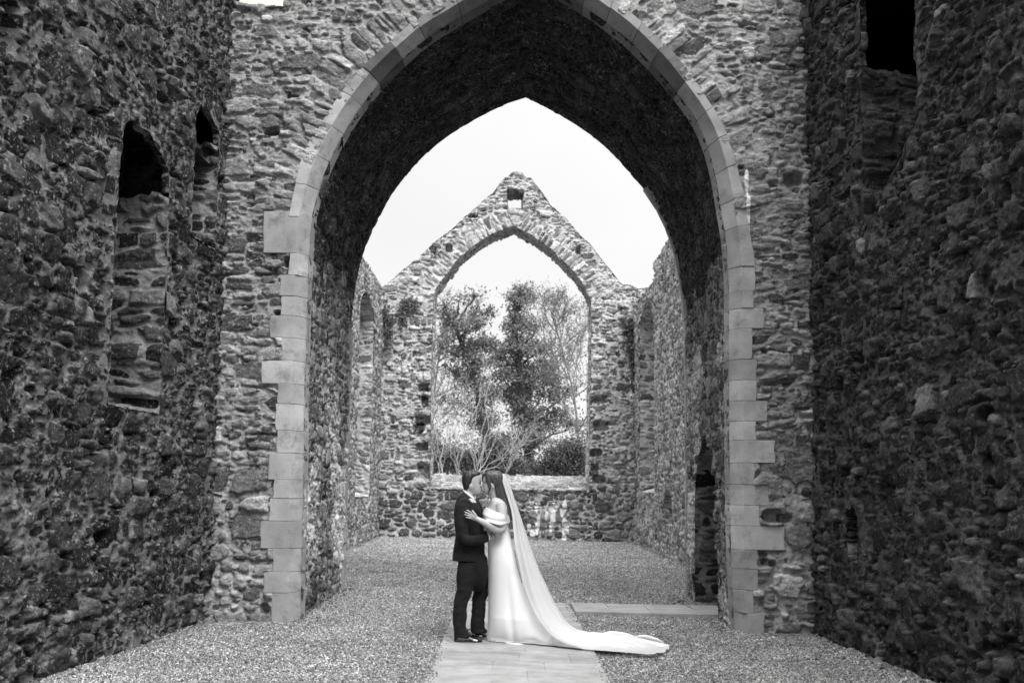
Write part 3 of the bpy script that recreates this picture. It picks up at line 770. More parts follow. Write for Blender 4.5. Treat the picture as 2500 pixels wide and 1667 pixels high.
# ------------------------------------------------------------------ ground
def gravel_mat():
    m, nt, b = new_mat('gravel'); L = nt.links; v = coords(nt)
    def vor(scale):
        n = N(nt, 'ShaderNodeTexVoronoi'); n.inputs['Scale'].default_value = scale; n.inputs['Randomness'].default_value = 1
        L.new(v, n.inputs['Vector']); return n
    a = vor(46); sep = N(nt, 'ShaderNodeSeparateColor'); L.new(a.outputs['Color'], sep.inputs[0])
    c = ramp(nt, sep.outputs[0], [(0, .07), (.3, .20), (.7, .37), (1, .60)])
    d = a.outputs['Distance']
    c = math_n(nt, 'MULTIPLY', c, ramp(nt, d, [(.35, 1), (.75, .45)]))
    c = math_n(nt, 'MULTIPLY', c, math_n(nt, 'MULTIPLY_ADD', noise(nt, v, .9, 4, .6), 1.1, .44))
    c = math_n(nt, 'MULTIPLY', c, math_n(nt, 'MULTIPLY_ADD', noise(nt, v, 9, 8, .8), 2.6, -.42))
    L.new(c, b.inputs['Base Color'])
    h = math_n(nt, 'SUBTRACT', 1, d)
    bump(nt, b, h, .9, .03)
    return m
M_GRAVEL = gravel_mat()
gx, gy = np.meshgrid(np.arange(-5.2, 5.2, .04), np.arange(1.5, YG+.3, .04), indexing='ij')
def ground_z(x, y): return gz(x)+.014*fbm(x*1.3, y*1.3, 91, 3)-.004
Pg = np.stack([gx, gy, ground_z(gx, gy)], -1)
go = raw_mesh('gravel', Pg, grid_quads(*gx.shape), {}, [M_GRAVEL]); tag(go, kind='structure')

m, nt, b = new_mat('grass_ground'); v = coords(nt)
nt.links.new(math_n(nt, 'MULTIPLY_ADD', noise(nt, v, 3, 6, .7), .16, .02), b.inputs['Base Color'])
xs = np.array([-600, -60, -12, -5, 5, 12, 60, 600.]); ys = np.array([-300, -40, -10, 0, 12, 32, 60, 200, 1200.])
X, Y = np.meshgrid(xs, ys, indexing='ij')
tag(raw_mesh('ground', np.stack([X, Y, -.16+0*X+np.clip(-.01*X, -.3, .3)*0], -1), grid_quads(len(xs), len(ys)), {}, [m]), kind='structure')

def pebble_mat():
    m, nt, b = new_mat('pebbles'); r = N(nt, 'ShaderNodeAttribute', attribute_name='rnd').outputs['Fac']
    c = math_n(nt, 'MULTIPLY', ramp(nt, r, [(0, .06), (.3, .19), (.75, .36), (1, .60)]), math_n(nt, 'MULTIPLY_ADD', noise(nt, coords(nt), .9, 4, .6), 1.1, .44))
    nt.links.new(c, b.inputs['Base Color']); b.inputs['Roughness'].default_value = .75; return m
# the path: where its edges run
pl0, pl1 = on_ground(1039, 1667), on_ground(1105, 1508); pr0, pr1 = on_ground(1488, 1667), on_ground(1401, 1497)
def pxl(y): return pl0[0]+(pl1[0]-pl0[0])*(y-pl0[1])/(pl1[1]-pl0[1])
def pxr(y): return pr0[0]+(pr1[0]-pr0[0])*(y-pr0[1])/(pr1[1]-pr0[1])
cy0, cy1 = on_ground(1550, 1502)[1], on_ground(1550, 1480)[1]
print('path', pl0, pl1, pr0, pr1, cy0, cy1)
n = 300000
d = rng.uniform(0, 1, n)**1.6; qy = 7.4+d*23.4; qx = rng.uniform(-1, 1, n)*np.where(qy > YF-.3, np.where(qy > YR, 4.0, 2.75), 4.0)
sp1 = .10*rng.random(n)**2.5; spill = np.zeros(n)
inp = (qx > pxl(qy)) & (qx < pxr(qy)) & (qy < cy1); near = np.minimum(qx-pxl(qy), pxr(qy)-qx) < sp1; spill[inp & near] = .03
ok = (inp & near) | ~((qx > pxl(qy)+.0) & (qx < pxr(qy)) & (qy < cy1)) & ~((qx > 0) & (qy > cy0) & (qy < cy1))
qx, qy, spill = qx[ok], qy[ok], spill[ok]
nb = 2600; by_ = rng.uniform(7.6, 30, nb); sd_ = rng.integers(0, 2, nb); off = np.abs(rng.normal(0, .09, nb))     # bits fallen from the walls
wl_ = np.where(by_ < YF, np.array([LX(y) for y in by_]), np.where(by_ < YR, -2.5, -3.95)); wr_ = np.where(by_ < YF, np.array([RX(y) for y in by_]), np.where(by_ < YR, 2.6, 3.9))
bx_ = np.where(sd_ == 0, wl_+off, wr_-off); kb = (bx_ < 2.0) | (by_ < cy0-.1) | (by_ > cy1+.1)
big = np.r_[np.zeros(len(qx), bool), np.ones(kb.sum(), bool)]; qx = np.r_[qx, bx_[kb]]; qy = np.r_[qy, by_[kb]]; spill = np.r_[spill, np.zeros(kb.sum())]; n = len(qx)
octv = np.array([(1, 0, 0), (-1, 0, 0), (0, 1, 0), (0, -1, 0), (0, 0, 1), (0, 0, -1)], np.float32)
octf = np.array([(0, 2, 4), (2, 1, 4), (1, 3, 4), (3, 0, 4), (2, 0, 5), (1, 2, 5), (3, 1, 5), (0, 3, 5)])
sc = (rng.lognormal(-4.98, .36, n)*(1+np.clip(qy-12, 0, 20)*.035)*np.where(big, rng.uniform(1.2, 3.4, n), 1))[:, None, None]
ov = octv[None]*sc*rng.uniform(.6, 1.25, (n, 1, 3)) + rng.normal(0, .0022, (n, 6, 3))
th = rng.uniform(0, 2*PI, n); ph = rng.uniform(-.8, .8, n)
c_, s_ = np.cos(th)[:, None], np.sin(th)[:, None]
x_ = ov[..., 0]*c_-ov[..., 1]*s_; y_ = ov[..., 0]*s_+ov[..., 1]*c_; z_ = ov[..., 2]
c2, s2 = np.cos(ph)[:, None], np.sin(ph)[:, None]
y2 = y_*c2-z_*s2; z2 = y_*s2+z_*c2
PV = np.stack([x_+qx[:, None], y2+qy[:, None], z2+ground_z(qx, qy)[:, None]+.004+spill[:, None]], -1).reshape(-1, 3)
PF = (octf[None]+(np.arange(n)*6)[:, None, None]).reshape(-1, 3)
pe = raw_mesh('loose_gravel', PV, PF, {'rnd': np.repeat(np.where(big, rng.random(n)*.35, rng.random(n)), 6)}, [pebble_mat()], smooth=False); tag(pe, kind='stuff')

def slab_mat():
    m, nt, b = new_mat('flagstone'); r = N(nt, 'ShaderNodeAttribute', attribute_name='rnd').outputs['Fac']; v = coords(nt)
    c = math_n(nt, 'MULTIPLY_ADD', r, .06, .29)
    c = math_n(nt, 'MULTIPLY', c, ramp(nt, noise(nt, v, 2.6, 7, .7), [(.36, .72), (.55, 1), (.75, 1.12)]))
    c = math_n(nt, 'MULTIPLY', c, math_n(nt, 'MULTIPLY_ADD', noise(nt, coords(nt, (.6, 2, 1)), 4, 6, .6), .5, .75))
    c = math_n(nt, 'MULTIPLY', c, math_n(nt, 'MULTIPLY_ADD', noise(nt, v, 60, 3, .6), .3, .85))
    nt.links.new(c, b.inputs['Base Color']); b.inputs['Roughness'].default_value = .7
    bump(nt, b, noise(nt, v, 30, 5, .6), .25, .008); return m
M_SLAB = slab_mat()
def slab(bm, rl, c, h=.03, dz=0):
    rv = random.random()
    top = [bm.verts.new((x, y, float(gz(x))+h+dz)) for x, y in c]; bot = [bm.verts.new((x, y, float(gz(x))-.06)) for x, y in c]
    bm.faces.new(top); bm.faces.new(bot[::-1])
    for i in range(4): bm.faces.new((top[i], bot[i], bot[(i+1) % 4], top[(i+1) % 4]))
    for v in top+bot: v[rl] = rv
bm = bmesh.new(); rl = bm.verts.layers.float.new('rnd'); y = cy1; k = 0; g = .003
while y > 3.0:
    d = random.uniform(.43, .52); yb = y-d; k += 1
    cuts = [0, .30+.06*random.random(), .64+.06*random.random(), 1] if k % 2 else [0, .48+.05*random.random(), .82, 1]
    if k % 3 == 0: cuts = [0, .55, 1]
    for a, c in zip(cuts[:-1], cuts[1:]):
        q = []
        for yy_, t_, sx, sy in ((yb, a, g, g), (yb, c, -g, g), (y, c, -g, -g), (y, a, g, -g)):
            q.append((pxl(yy_)+(pxr(yy_)-pxl(yy_))*t_+sx, yy_+sy))
        slab(bm, rl, q, .03, random.uniform(-.0015, .0015))
    y = yb
bed = [(pxl(3.0)+.02, 3.0), (pxr(3.0)-.02, 3.0), (pxr(cy1)-.02, cy1-.02), (pxl(cy1)+.02, cy1-.02)]
slab(bm, rl, bed, .0245)
for v_ in bm.verts: pass
o = finish_bm(bm, 'path', M_SLAB, None, .004); tag(o, kind='structure')
bm = bmesh.new(); rl = bm.verts.layers.float.new('rnd'); x = pxr(cy0)+.01
while x < 2.75:
    w_ = random.uniform(.34, .62); x2 = min(x+w_, 2.9); sk = random.uniform(-.05, .05)
    slab(bm, rl, [(x+g, cy0), (x2-g+sk, cy0), (x2-g-sk, cy1), (x+g, cy1)], .036, random.uniform(-.002, .002)); x = x2
o = finish_bm(bm, 'side_path', M_SLAB, None, .004); tag(o, kind='structure')

# ------------------------------------------------------------------ the couple
Y0 = on_ground(1150, 1562)[1]*(1.6-.03)/1.6
S0 = float(np.linalg.norm(at(1300, 1400, Y0)-at(1200, 1400, Y0)))/100          # metres to a pixel at the couple
def W(px, py, dy=0.0): p = at(px, py, Y0); return np.array([p[0], p[1]+dy, p[2]])
print('couple', Y0, S0)

class Body:
    def __init__(s): s.v = []; s.f = []
    def add(s, V, F): o = len(s.v); s.v += [tuple(map(float, p)) for p in V]; s.f += [tuple(i+o for i in f) for f in F]
    def rings(s, R):
        n = len(R[0]); V = [p for r in R for p in r]; F = []
        for k in range(len(R)-1):
            for i in range(n): F.append((k*n+i, k*n+(i+1) % n, (k+1)*n+(i+1) % n, (k+1)*n+i))
        F.append(tuple(range(n))[::-1]); F.append(tuple(range((len(R)-1)*n, len(R)*n)))
        s.add(V, F)
    def loft(s, rows, n=36, ex=2.3, sub=3, dy=0.0, fn=None):
        """rows: (py, x_left, x_right, half depth[, dy]) read off the photograph, top to bottom"""
        rows = np.array([list(r)+[0]*(5-len(r)) for r in rows], float)
        k = np.arange(len(rows)); kk = np.linspace(0, len(rows)-1, (len(rows)-1)*sub+1)
        rr = np.stack([catmull(rows[:, c], kk) for c in range(5)], 1)
        R = []
        for (py, xl, xr, b_, dyc) in rr:
            c = W((xl+xr)/2, py, dyc+dy); a_ = max((xr-xl)/2*S0, .002); b_ = max(b_, .002); ring = []
            for i in range(n):
                t_ = 2*PI*i/n; ct, st_ = math.cos(t_), math.sin(t_)
                ring.append(np.array([c[0]+a_*math.copysign(abs(ct)**(2/ex), ct), c[1]+b_*math.copysign(abs(st_)**(2/ex), st_), c[2]]))
            R.append(ring)
        s.rings(R)
    def limb(s, pts, n=16, sub=4, flat=1.0):
        """pts: (px, py, dy, radius in metres)"""
        s.tube([W(p[0], p[1], p[2]) for p in pts], [p[3] for p in pts], n, sub, flat)
    def tube(s, P, r, n=16, sub=4, flat=1.0):
        P = np.array(P, float); r = np.array(r, float); kk = np.linspace(0, len(P)-1, (len(P)-1)*sub+1)
        Q = np.stack([catmull(P[:, c], kk) for c in range(3)], 1); rr = np.maximum(catmull(r, kk), .001)
        T = np.gradient(Q, axis=0); T /= np.linalg.norm(T, axis=1, keepdims=True)
        d0, d1 = Q[0]-T[0]*rr[0]*.7, Q[-1]+T[-1]*rr[-1]*.7
        Q = np.concatenate([[d0], Q, [d1]]); rr = np.r_[rr[0]*.45, rr, rr[-1]*.45]; T = np.concatenate([[T[0]], T, [T[-1]]])
        u = np.cross(T[0], (0.13, 1, .21)); u /= np.linalg.norm(u); R = []
        for q, t_, r_ in zip(Q, T, rr):
            u = u-t_*np.dot(u, t_); u /= np.linalg.norm(u); w_ = np.cross(t_, u)
            R.append([q+r_*(math.cos(2*PI*i/n)*u+math.sin(2*PI*i/n)*w_*flat) for i in range(n)])
        s.rings(R)
    def ball(s, c, r, n=16):
        R = []
        for k in range(1, n):
            a_ = PI*k/n; R.append([np.array([c[0]+r[0]*math.sin(a_)*math.cos(2*PI*i/n), c[1]+r[1]*math.sin(a_)*math.sin(2*PI*i/n), c[2]+r[2]*math.cos(a_)]) for i in range(n)])
        s.rings(R)
    def build(s, name, mat, parent, voxel=None, smooth=4, disp=None):
        me = bpy.data.meshes.new(name); me.from_pydata(s.v, [], s.f); me.update()
        bm = bmesh.new(); bm.from_mesh(me); bmesh.ops.recalc_face_normals(bm, faces=bm.faces); bm.to_mesh(me); bm.free()
        o = bpy.data.objects.new(name, me); COL.objects.link(o)
        if voxel:
            md = o.modifiers.new('r', 'REMESH'); md.mode = 'VOXEL'; md.voxel_size = voxel
            if smooth:
                sm = o.modifiers.new('s', 'SMOOTH'); sm.iterations = smooth; sm.factor = .5
            bpy.context.view_layer.update()
            dg = bpy.context.evaluated_depsgraph_get(); nm = bpy.data.meshes.new_from_object(o.evaluated_get(dg))
            o.modifiers.clear(); o.data = nm; me = nm; me.name = name
        if disp:
            V = np.empty(len(me.vertices)*3, np.float32); me.vertices.foreach_get('co', V); V = V.reshape(-1, 3)
            Nn = np.empty(len(me.vertices)*3, np.float32); me.vertices.foreach_get('normal', Nn); Nn = Nn.reshape(-1, 3)
            V = V+Nn*disp(V)[:, None]; me.vertices.foreach_set('co', V.ravel())
        me.polygons.foreach_set('use_smooth', np.full(len(me.polygons), True)); me.materials.clear(); me.materials.append(mat); me.update()
        o.parent = parent; return o
def catmull(y, t):
    y = np.asarray(y, float); n = len(y); i = np.clip(np.floor(t).astype(int), 0, n-2); f = t-i
    p0 = y[np.maximum(i-1, 0)]; p1 = y[i]; p2 = y[i+1]; p3 = y[np.minimum(i+2, n-1)]
    m1 = (p2-p0)*.5*.8; m2 = (p3-p1)*.5*.8
    return (2*f**3-3*f**2+1)*p1+(f**3-2*f**2+f)*m1+(-2*f**3+3*f**2)*p2+(f**3-f**2)*m2

def flat_mat(name, g, rough=.7, spec=.3, nscale=None, namp=.2, bmp=0, bscale=200, stretch=(1, 1, 1), sheen=0):
    m, nt, b = new_mat(name); b.inputs['Roughness'].default_value = rough; b.inputs['Specular IOR Level'].default_value = spec
    if sheen: b.inputs['Sheen Weight'].default_value = sheen
    if nscale:
        c = math_n(nt, 'MULTIPLY', math_n(nt, 'MULTIPLY_ADD', noise(nt, coords(nt, stretch), nscale, 5, .6), 2*namp, 1-namp), g); nt.links.new(c, b.inputs['Base Color'])
    else: b.inputs['Base Color'].default_value = (g, g, g, 1)
    if bmp: bump(nt, b, noise(nt, coords(nt, stretch), bscale, 3, .6), bmp, .004)
    return m
M_SKIN_G = flat_mat('skin_groom', .36, .55, .35, 30, .10)
M_SKIN_B = flat_mat('skin_bride', .40, .55, .35, 30, .08)
M_SUIT = flat_mat('suit_wool', .011, .85, .18, 12, .25, .3, 400, sheen=.03)
M_SHIRT = flat_mat('shirt', .78, .7, .3)
M_HAIR_D = flat_mat('hair_dark', .016, .42, .45, 55, .8, .9, 90, (1.2, 1, .25))
M_HAIR_B = flat_mat('hair_brown', .046, .38, .55, 40, .95, 1.0, 80, (2.2, 1, .22))
M_SHOE = flat_mat('patent_leather', .01, .08, .9)
M_DARK = flat_mat('dark_detail', .012, .7, .2)
M_SATIN = flat_mat('satin', .72, .75, .2, 6, .02)
M_LIP = flat_mat('lips', .22, .5, .3)
M_VEIL, nt, b = new_mat('veil_tulle'); b.inputs['Base Color'].default_value = (.78, .78, .78, 1); b.inputs['Roughness'].default_value = .8
tr = N(nt, 'ShaderNodeBsdfTranslucent'); tr.inputs[0].default_value = (.8, .8, .8, 1); mx1 = N(nt, 'ShaderNodeMixShader'); mx1.inputs[0].default_value = .45
nt.links.new(b.outputs[0], mx1.inputs[1]); nt.links.new(tr.outputs[0], mx1.inputs[2])
tp = N(nt, 'ShaderNodeBsdfTransparent'); mx2 = N(nt, 'ShaderNodeMixShader'); mx2.inputs[0].default_value = .07
nt.links.new(mx1.outputs[0], mx2.inputs[1]); nt.links.new(tp.outputs[0], mx2.inputs[2]); nt.links.new(mx2.outputs[0], nt.nodes['Material Output'].inputs[0])

# --- groom
groom = empty('person', W(1150, 1562)); tag(groom, 'man in a black suit and white collar leaning in to kiss the bride', 'person')
B_ = Body()
HG = [(1151.5, 1144, 1162, .03), (1154, 1136, 1170, .055), (1158, 1132, 1172, .068), (1164, 1130, 1173.8, .075), (1171, 1130, 1174, .077), (1178, 1131, 1173.8, .076),
      (1184, 1133, 1174.6, .072), (1190, 1137, 1174.8, .067), (1196, 1142, 1175.2, .060), (1200, 1146, 1175.5, .053), (1204, 1152, 1174.5, .043), (1207, 1158, 1172, .030), (1209, 1162, 1170, .015)]
B_.loft(HG, ex=2.2, dy=.01)
B_.tube([W(1172.8, 1177, .01), W(1176.2, 1182, .01), W(1179, 1186.5, .01), W(1176.6, 1188.5, .01)], [.008, .010, .012, .009], 12)          # nose
B_.ball(W(1175.6, 1193.5, .01), (.010, .020, .006)); B_.ball(W(1175, 1197, .01), (.010, .019, .007))                                    # lips
B_.ball(W(1171, 1205, .01), (.017, .022, .015)); B_.ball(W(1170.5, 1174.5, .01), (.020, .045, .012))                                     # chin, brow ridge
B_.limb([(1147, 1192, .01, .058), (1144, 1204, .01, .058), (1141, 1218, .0, .066), (1142, 1232, 0, .09)])
for sd in (-1, 1):                                                                                                                       # ears
    B_.ball(W(1150, 1187, .01+sd*.072), (.020, .012, .030)); B_.ball(W(1151.5, 1192, .01+sd*.070), (.010, .010, .014))
B_.loft([(1216, 1124, 1160, .14), (1226, 1117, 1168, .185), (1245, 1114, 1172, .195), (1290, 1119, 1173, .165), (1340, 1122, 1172, .14), (1380, 1126, 1174, .13), (1400, 1130, 1172, .12)])
B_.limb([(1138, 1228, -.17, .055), (1134, 1268, -.22, .048), (1138, 1312, -.235, .040), (1165, 1311, -.23, .034), (1191, 1309, -.205, .025), (1197, 1309.5, -.195, .026)])
B_.limb([(1146, 1228, .18, .055), (1150, 1268, .23, .048), (1160, 1308, .235, .040), (1190, 1306, .24, .034), (1222, 1296, .20, .025), (1232, 1293, .17, .027)])
for k, (ex_, ey_, dd) in enumerate([(1209, 1303, 0), (1211.5, 1307, -.005), (1211, 1311.5, -.005), (1208.5, 1315.5, 0)]):                 # right hand on her waist
    y0_ = 1305.5+k*2.6
    B_.limb([(1196, y0_, -.188, .0105), (1202, y0_*.5+ey_*.5-.6, -.186+dd, .0100), (ex_, ey_, -.158, .0082)], 10, 3)
B_.limb([(1195, 1305, -.185, .012), (1199, 1300.5, -.165, .0105), (1203, 1298, -.145, .009)], 10, 3)
for k in range(4): B_.limb([(1230, 1290+k*2.6, .165, .0105), (1237, 1289+k*2.8, .14, .0098), (1243, 1289+k*3, .105, .008)], 10, 3)
B_.limb([(1229, 1290, .165, .012), (1232, 1285, .15, .010), (1236, 1282, .13, .009)], 10, 3)
for pts in ([(1138, 1385, -.09, .065), (1132, 1440, -.095, .06), (1124, 1475, -.10, .052), (1123, 1510, -.10, .047), (1122, 1548, -.10, .036), (1130, 1557, -.10, .036), (1155, 1558.5, -.10, .03)],
            [(1160, 1385, .09, .065), (1172, 1440, .09, .06), (1170, 1475, .09, .052), (1166, 1510, .10, .047), (1162, 1545, .10, .036), (1168, 1553, .10, .036), (1180, 1554, .10, .03)]):
    B_.limb(pts)
B_.build('body', M_SKIN_G, groom, .0048, 3)
B_ = Body()
B_.loft([(1148.5, 1147, 1162, .03), (1150, 1139, 1168, .055), (1153, 1133, 1172, .070), (1157, 1130, 1172.5, .078), (1161, 1128.5, 1169, .082), (1166, 1127.5, 1163, .084), (1173, 1127.5, 1159.5, .0845),
         (1180, 1128.5, 1157, .082), (1186, 1130, 1150, .077), (1191, 1131.5, 1146.5, .070), (1196, 1133, 1143, .060), (1199, 1135, 1140, .05)], ex=2.6, dy=.01)
B_.build('hair', M_HAIR_D, groom, .004, 1, lambda V: .004*fbm(V[:, 0]*60+V[:, 2]*30, V[:, 2]*25+V[:, 1]*60, 3, 3))
for sd in (-1, 1):
    B_ = Body(); B_.limb([(1166, 1174, .01+sd*.052, .0035), (1170.5, 1172.4, .01+sd*.042, .0045), (1174.5, 1173.4, .01+sd*.026, .004)], 8)
    B_.build('eyebrow', M_DARK, groom)
for sd in (-1, 1):
    B_ = Body(); B_.limb([(1168, 1178.6, .01+sd*.050, .003), (1171.5, 1179.6, .01+sd*.043, .004), (1174.5, 1179, .01+sd*.031, .003)], 8)
    B_.build('eyelashes', M_DARK, groom)
# shirt: collar band and cuffs
B_ = Body()
def tilt_ring(c0, c1, b_, h, n=28, ex=2.2):   # band whose front/back run c0->c1 in the photo
    R = []
    for k, (o_, s_) in enumerate(((0, 1), (h*.33, 1.03), (h*.66, 1.05), (h, 1.03))):
        c = W((c0[0]+c1[0])/2, (c0[1]+c1[1])/2+o_); u = (W(*c1)-W(*c0))/2*s_; r = []
        for i in range(n):
            t_ = 2*PI*i/n; r.append(c+u*math.copysign(abs(math.cos(t_))**(2/ex), math.cos(t_))+np.array([0, b_*s_, 0])*math.copysign(abs(math.sin(t_))**(2/ex), math.sin(t_)))
        R.append(r)
    return R
B_.rings(tilt_ring((1130.5, 1193.5), (1158.5, 1214.5), .076, 5.5))
B_.build('shirt', M_SHIRT, groom); B_ = Body(); B_.tube([W(1191, 1309, -.205), W(1193, 1309.2, -.202)], [.036, .035], 18, 2)
B_.build('shirt_cuff', M_SHIRT, groom)
# jacket
B_ = Body()
B_.loft([(1197.5, 1130, 1134, .03), (1201, 1127.5, 1138, .062), (1207, 1122.5, 1142.5, .108), (1214, 1117, 1150.5, .155), (1220, 1114, 1157, .182), (1226, 1112, 1168, .205), (1234, 1110, 1174, .213), (1246, 1108.5, 1177.5, .215), (1270, 1108.5, 1179, .205),
         (1299, 1112, 1181, .19), (1330, 1109, 1183, .195), (1352, 1106, 1182.5, .205), (1362, 1104.5, 1182, .21), (1367, 1104, 1181.5, .21)], ex=2.35)
B_.limb([(1138, 1227, -.165, .072), (1134, 1245, -.205, .068), (1132, 1275, -.232, .062), (1135, 1306, -.250, .056), (1148, 1315, -.255, .054), (1168, 1313, -.243, .049), (1184, 1310.5, -.215, .044), (1191, 1309.2, -.205, .041)])
B_.limb([(1146, 1227, .17, .072), (1150, 1268, .23, .062), (1158, 1308, .245, .055), (1185, 1307, .25, .05), (1220, 1297, .205, .040)])
jk = B_.build('jacket', M_SUIT, groom, .006, 3, lambda V: .010*fbm(V[:, 0]*9+V[:, 2]*6, V[:, 2]*14-V[:, 0]*9+V[:, 1]*8, 13, 3))
# lapel and bow tie
def strip(name, pts, w, mat, parent, th=.006):
    b2 = Body(); b2.tube([W(*p) for p in pts], w, 10, 4, .3); return b2.build(name, mat, parent)
strip('lapel', [(1158, 1219, -.075), (1167, 1228, -.10), (1173.5, 1243, -.095), (1178.5, 1262, -.06)], [.012, .026, .024, .010], M_DARK, groom)
B_ = Body(); B_.ball(W(1165, 1223, .0), (.020, .022, .016))
for sd in (-1, 1): B_.ball(W(1164.5, 1223.3, sd*.045), (.020, .040, .027))
B_.build('bow_tie', M_DARK, groom)
# trousers
B_ = Body()
B_.loft([(1335, 1113, 1180, .165), (1350, 1113, 1183, .18), (1372, 1119, 1190, .185), (1390, 1118, 1191, .175), (1410, 1118, 1190, .15), (1428, 1124, 1185, .11), (1442, 1130, 1178, .05)], ex=2.6)
B_.loft([(1352, 1126, 1160, .05), (1366, 1121, 1165, .08), (1385, 1118, 1166, .094), (1403, 1116.5, 1163, .098), (1434, 1116, 1156, .092), (1452, 1112, 1150, .088), (1464, 1109, 1145.5, .085), (1476, 1108, 1141, .082), (1502, 1107, 1140.5, .082), (1524, 1108, 1138, .082), (1538, 1109.5, 1144, .082), (1546, 1110, 1148, .082), (1550, 1111, 1146, .08)], dy=-.10, ex=2.5)
B_.loft([(1352, 1152, 1184, .05), (1366, 1147, 1189, .08), (1385, 1145, 1191.5, .094), (1403, 1150, 1191.5, .098), (1434, 1156, 1191.5, .092), (1453, 1154.5, 1191, .088), (1469, 1152, 1186.5, .085), (1502, 1150, 1184, .082), (1524, 1148.5, 1182.5, .082), (1534, 1148, 1183, .082), (1542, 1149, 1189.5, .082), (1547, 1151, 1188, .08)], dy=.10, ex=2.5)
B_.build('trousers', M_SUIT, groom, .006, 2, lambda V: .009*fbm(V[:, 0]*12+V[:, 2]*7, V[:, 2]*16-V[:, 0]*12+V[:, 1]*9, 23, 3))
def shoe(heel, toe, yb, dy):
    b2 = Body(); g_ = W(heel, yb, dy); L_ = (toe-heel)*S0; R = []
    for t_, hw_, hh in ((0, .022, .055), (.06, .034, .075), (.2, .037, .085), (.38, .037, .080), (.52, .042, .062), (.68, .050, .048), (.84, .046, .036), (.95, .030, .026), (1, .012, .016)):
        r = []
        for i in range(20):
            a_ = 2*PI*i/20; s_ = math.sin(a_); r.append(np.array([g_[0]+L_*t_, g_[1]+hw_*math.copysign(abs(math.cos(a_))**.8, math.cos(a_)), g_[2]+(hh*s_ if s_ > 0 else .0)+(.0 if s_ > 0 else .001*s_)]))
        R.append(r)
    b2.rings(R)
    so = b2.build('shoe', M_SHOE, groom, .004, 3)
    return so
shoe(1110, 1178, 1561.5, -.10); shoe(1130, 1187, 1557, .10)
adopt(groom)

# --- bride
bride = empty('person', W(1225, 1562)); tag(bride, 'woman in white off-shoulder wedding dress with a long veil trailing over the gravel', 'person')
B_ = Body()
B_.loft([(1152, 1196, 1216, .04), (1156, 1187, 1222, .060), (1162, 1182, 1225, .070), (1170, 1179.5, 1225.5, .073), (1178, 1179, 1224.5, .072), (1186, 1179.5, 1221, .068), (1192, 1179.5, 1216, .062), (1198, 1181, 1210, .053),
         (1203, 1183.5, 1204, .042), (1206, 1186, 1199, .028), (1208, 1189, 1195, .014)], ex=2.2, dy=-.02)
B_.tube([W(1181, 1176, -.02), W(1177.5, 1181.5, -.02), W(1175, 1186, -.02), W(1178, 1188, -.02)], [.007, .009, .0105, .008], 12)
B_.ball(W(1179, 1193.3, -.02), (.010, .018, .0055)); B_.ball(W(1179.5, 1196.7, -.02), (.010, .017, .007)); B_.ball(W(1185, 1203.5, -.02), (.015, .020, .014))
for sd in (-1, 1): B_.ball(W(1203.5, 1184, -.02+sd*.068), (.015, .010, .026))
B_.limb([(1204, 1192, -.02, .050), (1205.5, 1204, -.015, .046), (1208, 1216, -.005, .05), (1212, 1228, 0, .075)])
B_.loft([(1213, 1204, 1219, .06), (1217, 1200, 1226, .115), (1222, 1197.5, 1231.5, .155), (1230, 1195, 1237.5, .178), (1241, 1190, 1241.5, .178), (1254, 1184, 1242, .16), (1275, 1183, 1241, .145), (1300, 1189, 1241, .12), (1320, 1192, 1247, .125),
         (1350, 1193.5, 1256, .16), (1380, 1195, 1262, .165), (1405, 1198, 1262, .14)], ex=2.2)
for sd in (-1, 1):
    B_.limb([(1222, 1390, sd*.08, .085), (1222, 1440, sd*.08, .068), (1220, 1475, sd*.08, .05), (1222, 1510, sd*.08, .045), (1224, 1550, sd*.08, .032), (1214, 1557, sd*.08, .03), (1200, 1559, sd*.08, .025)])
B_.limb([(1222, 1230, -.165, .052), (1226, 1247, -.192, .048), (1228, 1270, -.215, .044), (1225, 1289, -.240, .041), (1214, 1290, -.268, .041), (1196, 1280, -.298, .037), (1180, 1270.5, -.315, .030), (1167, 1264, -.318, .024)])
B_.limb([(1222, 1230, .165, .052), (1215, 1255, .22, .046), (1200, 1272, .27, .040), (1175, 1262, .285, .034), (1155, 1250, .275, .025), (1148, 1246, .265, .024)])
# left hand, flat on his sleeve
B_.limb([(1168, 1264.5, -.315, .024), (1163, 1261, -.317, .026), (1158, 1258, -.317, .026), (1155, 1256.5, -.315, .020)], 14, 4, .62)
B_.limb([(1163, 1264, -.315, .018), (1156, 1262, -.315, .016)], 12, 3, .7)
for kx, ky, mx_, my_, tx_, ty_, r_ in ((1157, 1251, 1149.5, 1246.6, 1142.5, 1242.8, .0070), (1155, 1254.6, 1146, 1250.8, 1138, 1247.4, .0072), (1154, 1258.5, 1145.5, 1255.8, 1137.8, 1253.4, .0070), (1154.5, 1262.6, 1147, 1261.2, 1140.6, 1259.8, .0064)):
    B_.limb([(kx+3, ky+1.5, -.316, r_*1.05), (kx, ky, -.318, r_*1.05), (mx_, my_, -.322, r_), (tx_, ty_, -.316, r_*.82)], 10, 4)
B_.limb([(1165, 1257, -.322, .013), (1160.5, 1250.5, -.328, .0105), (1156, 1244.2, -.328, .0088)], 10, 4)
for k in range(4): B_.limb([(1148, 1243+k*2.4, .26, .010), (1141, 1241+k*2.4, .25, .0095), (1134, 1240+k*2.5, .225, .008)], 10, 3)
B_.limb([(1149, 1242, .26, .012), (1145, 1236, .25, .010), (1141, 1233, .24, .0088)], 10, 3)
B_.build('body', M_SKIN_B, bride, .0037, 2)
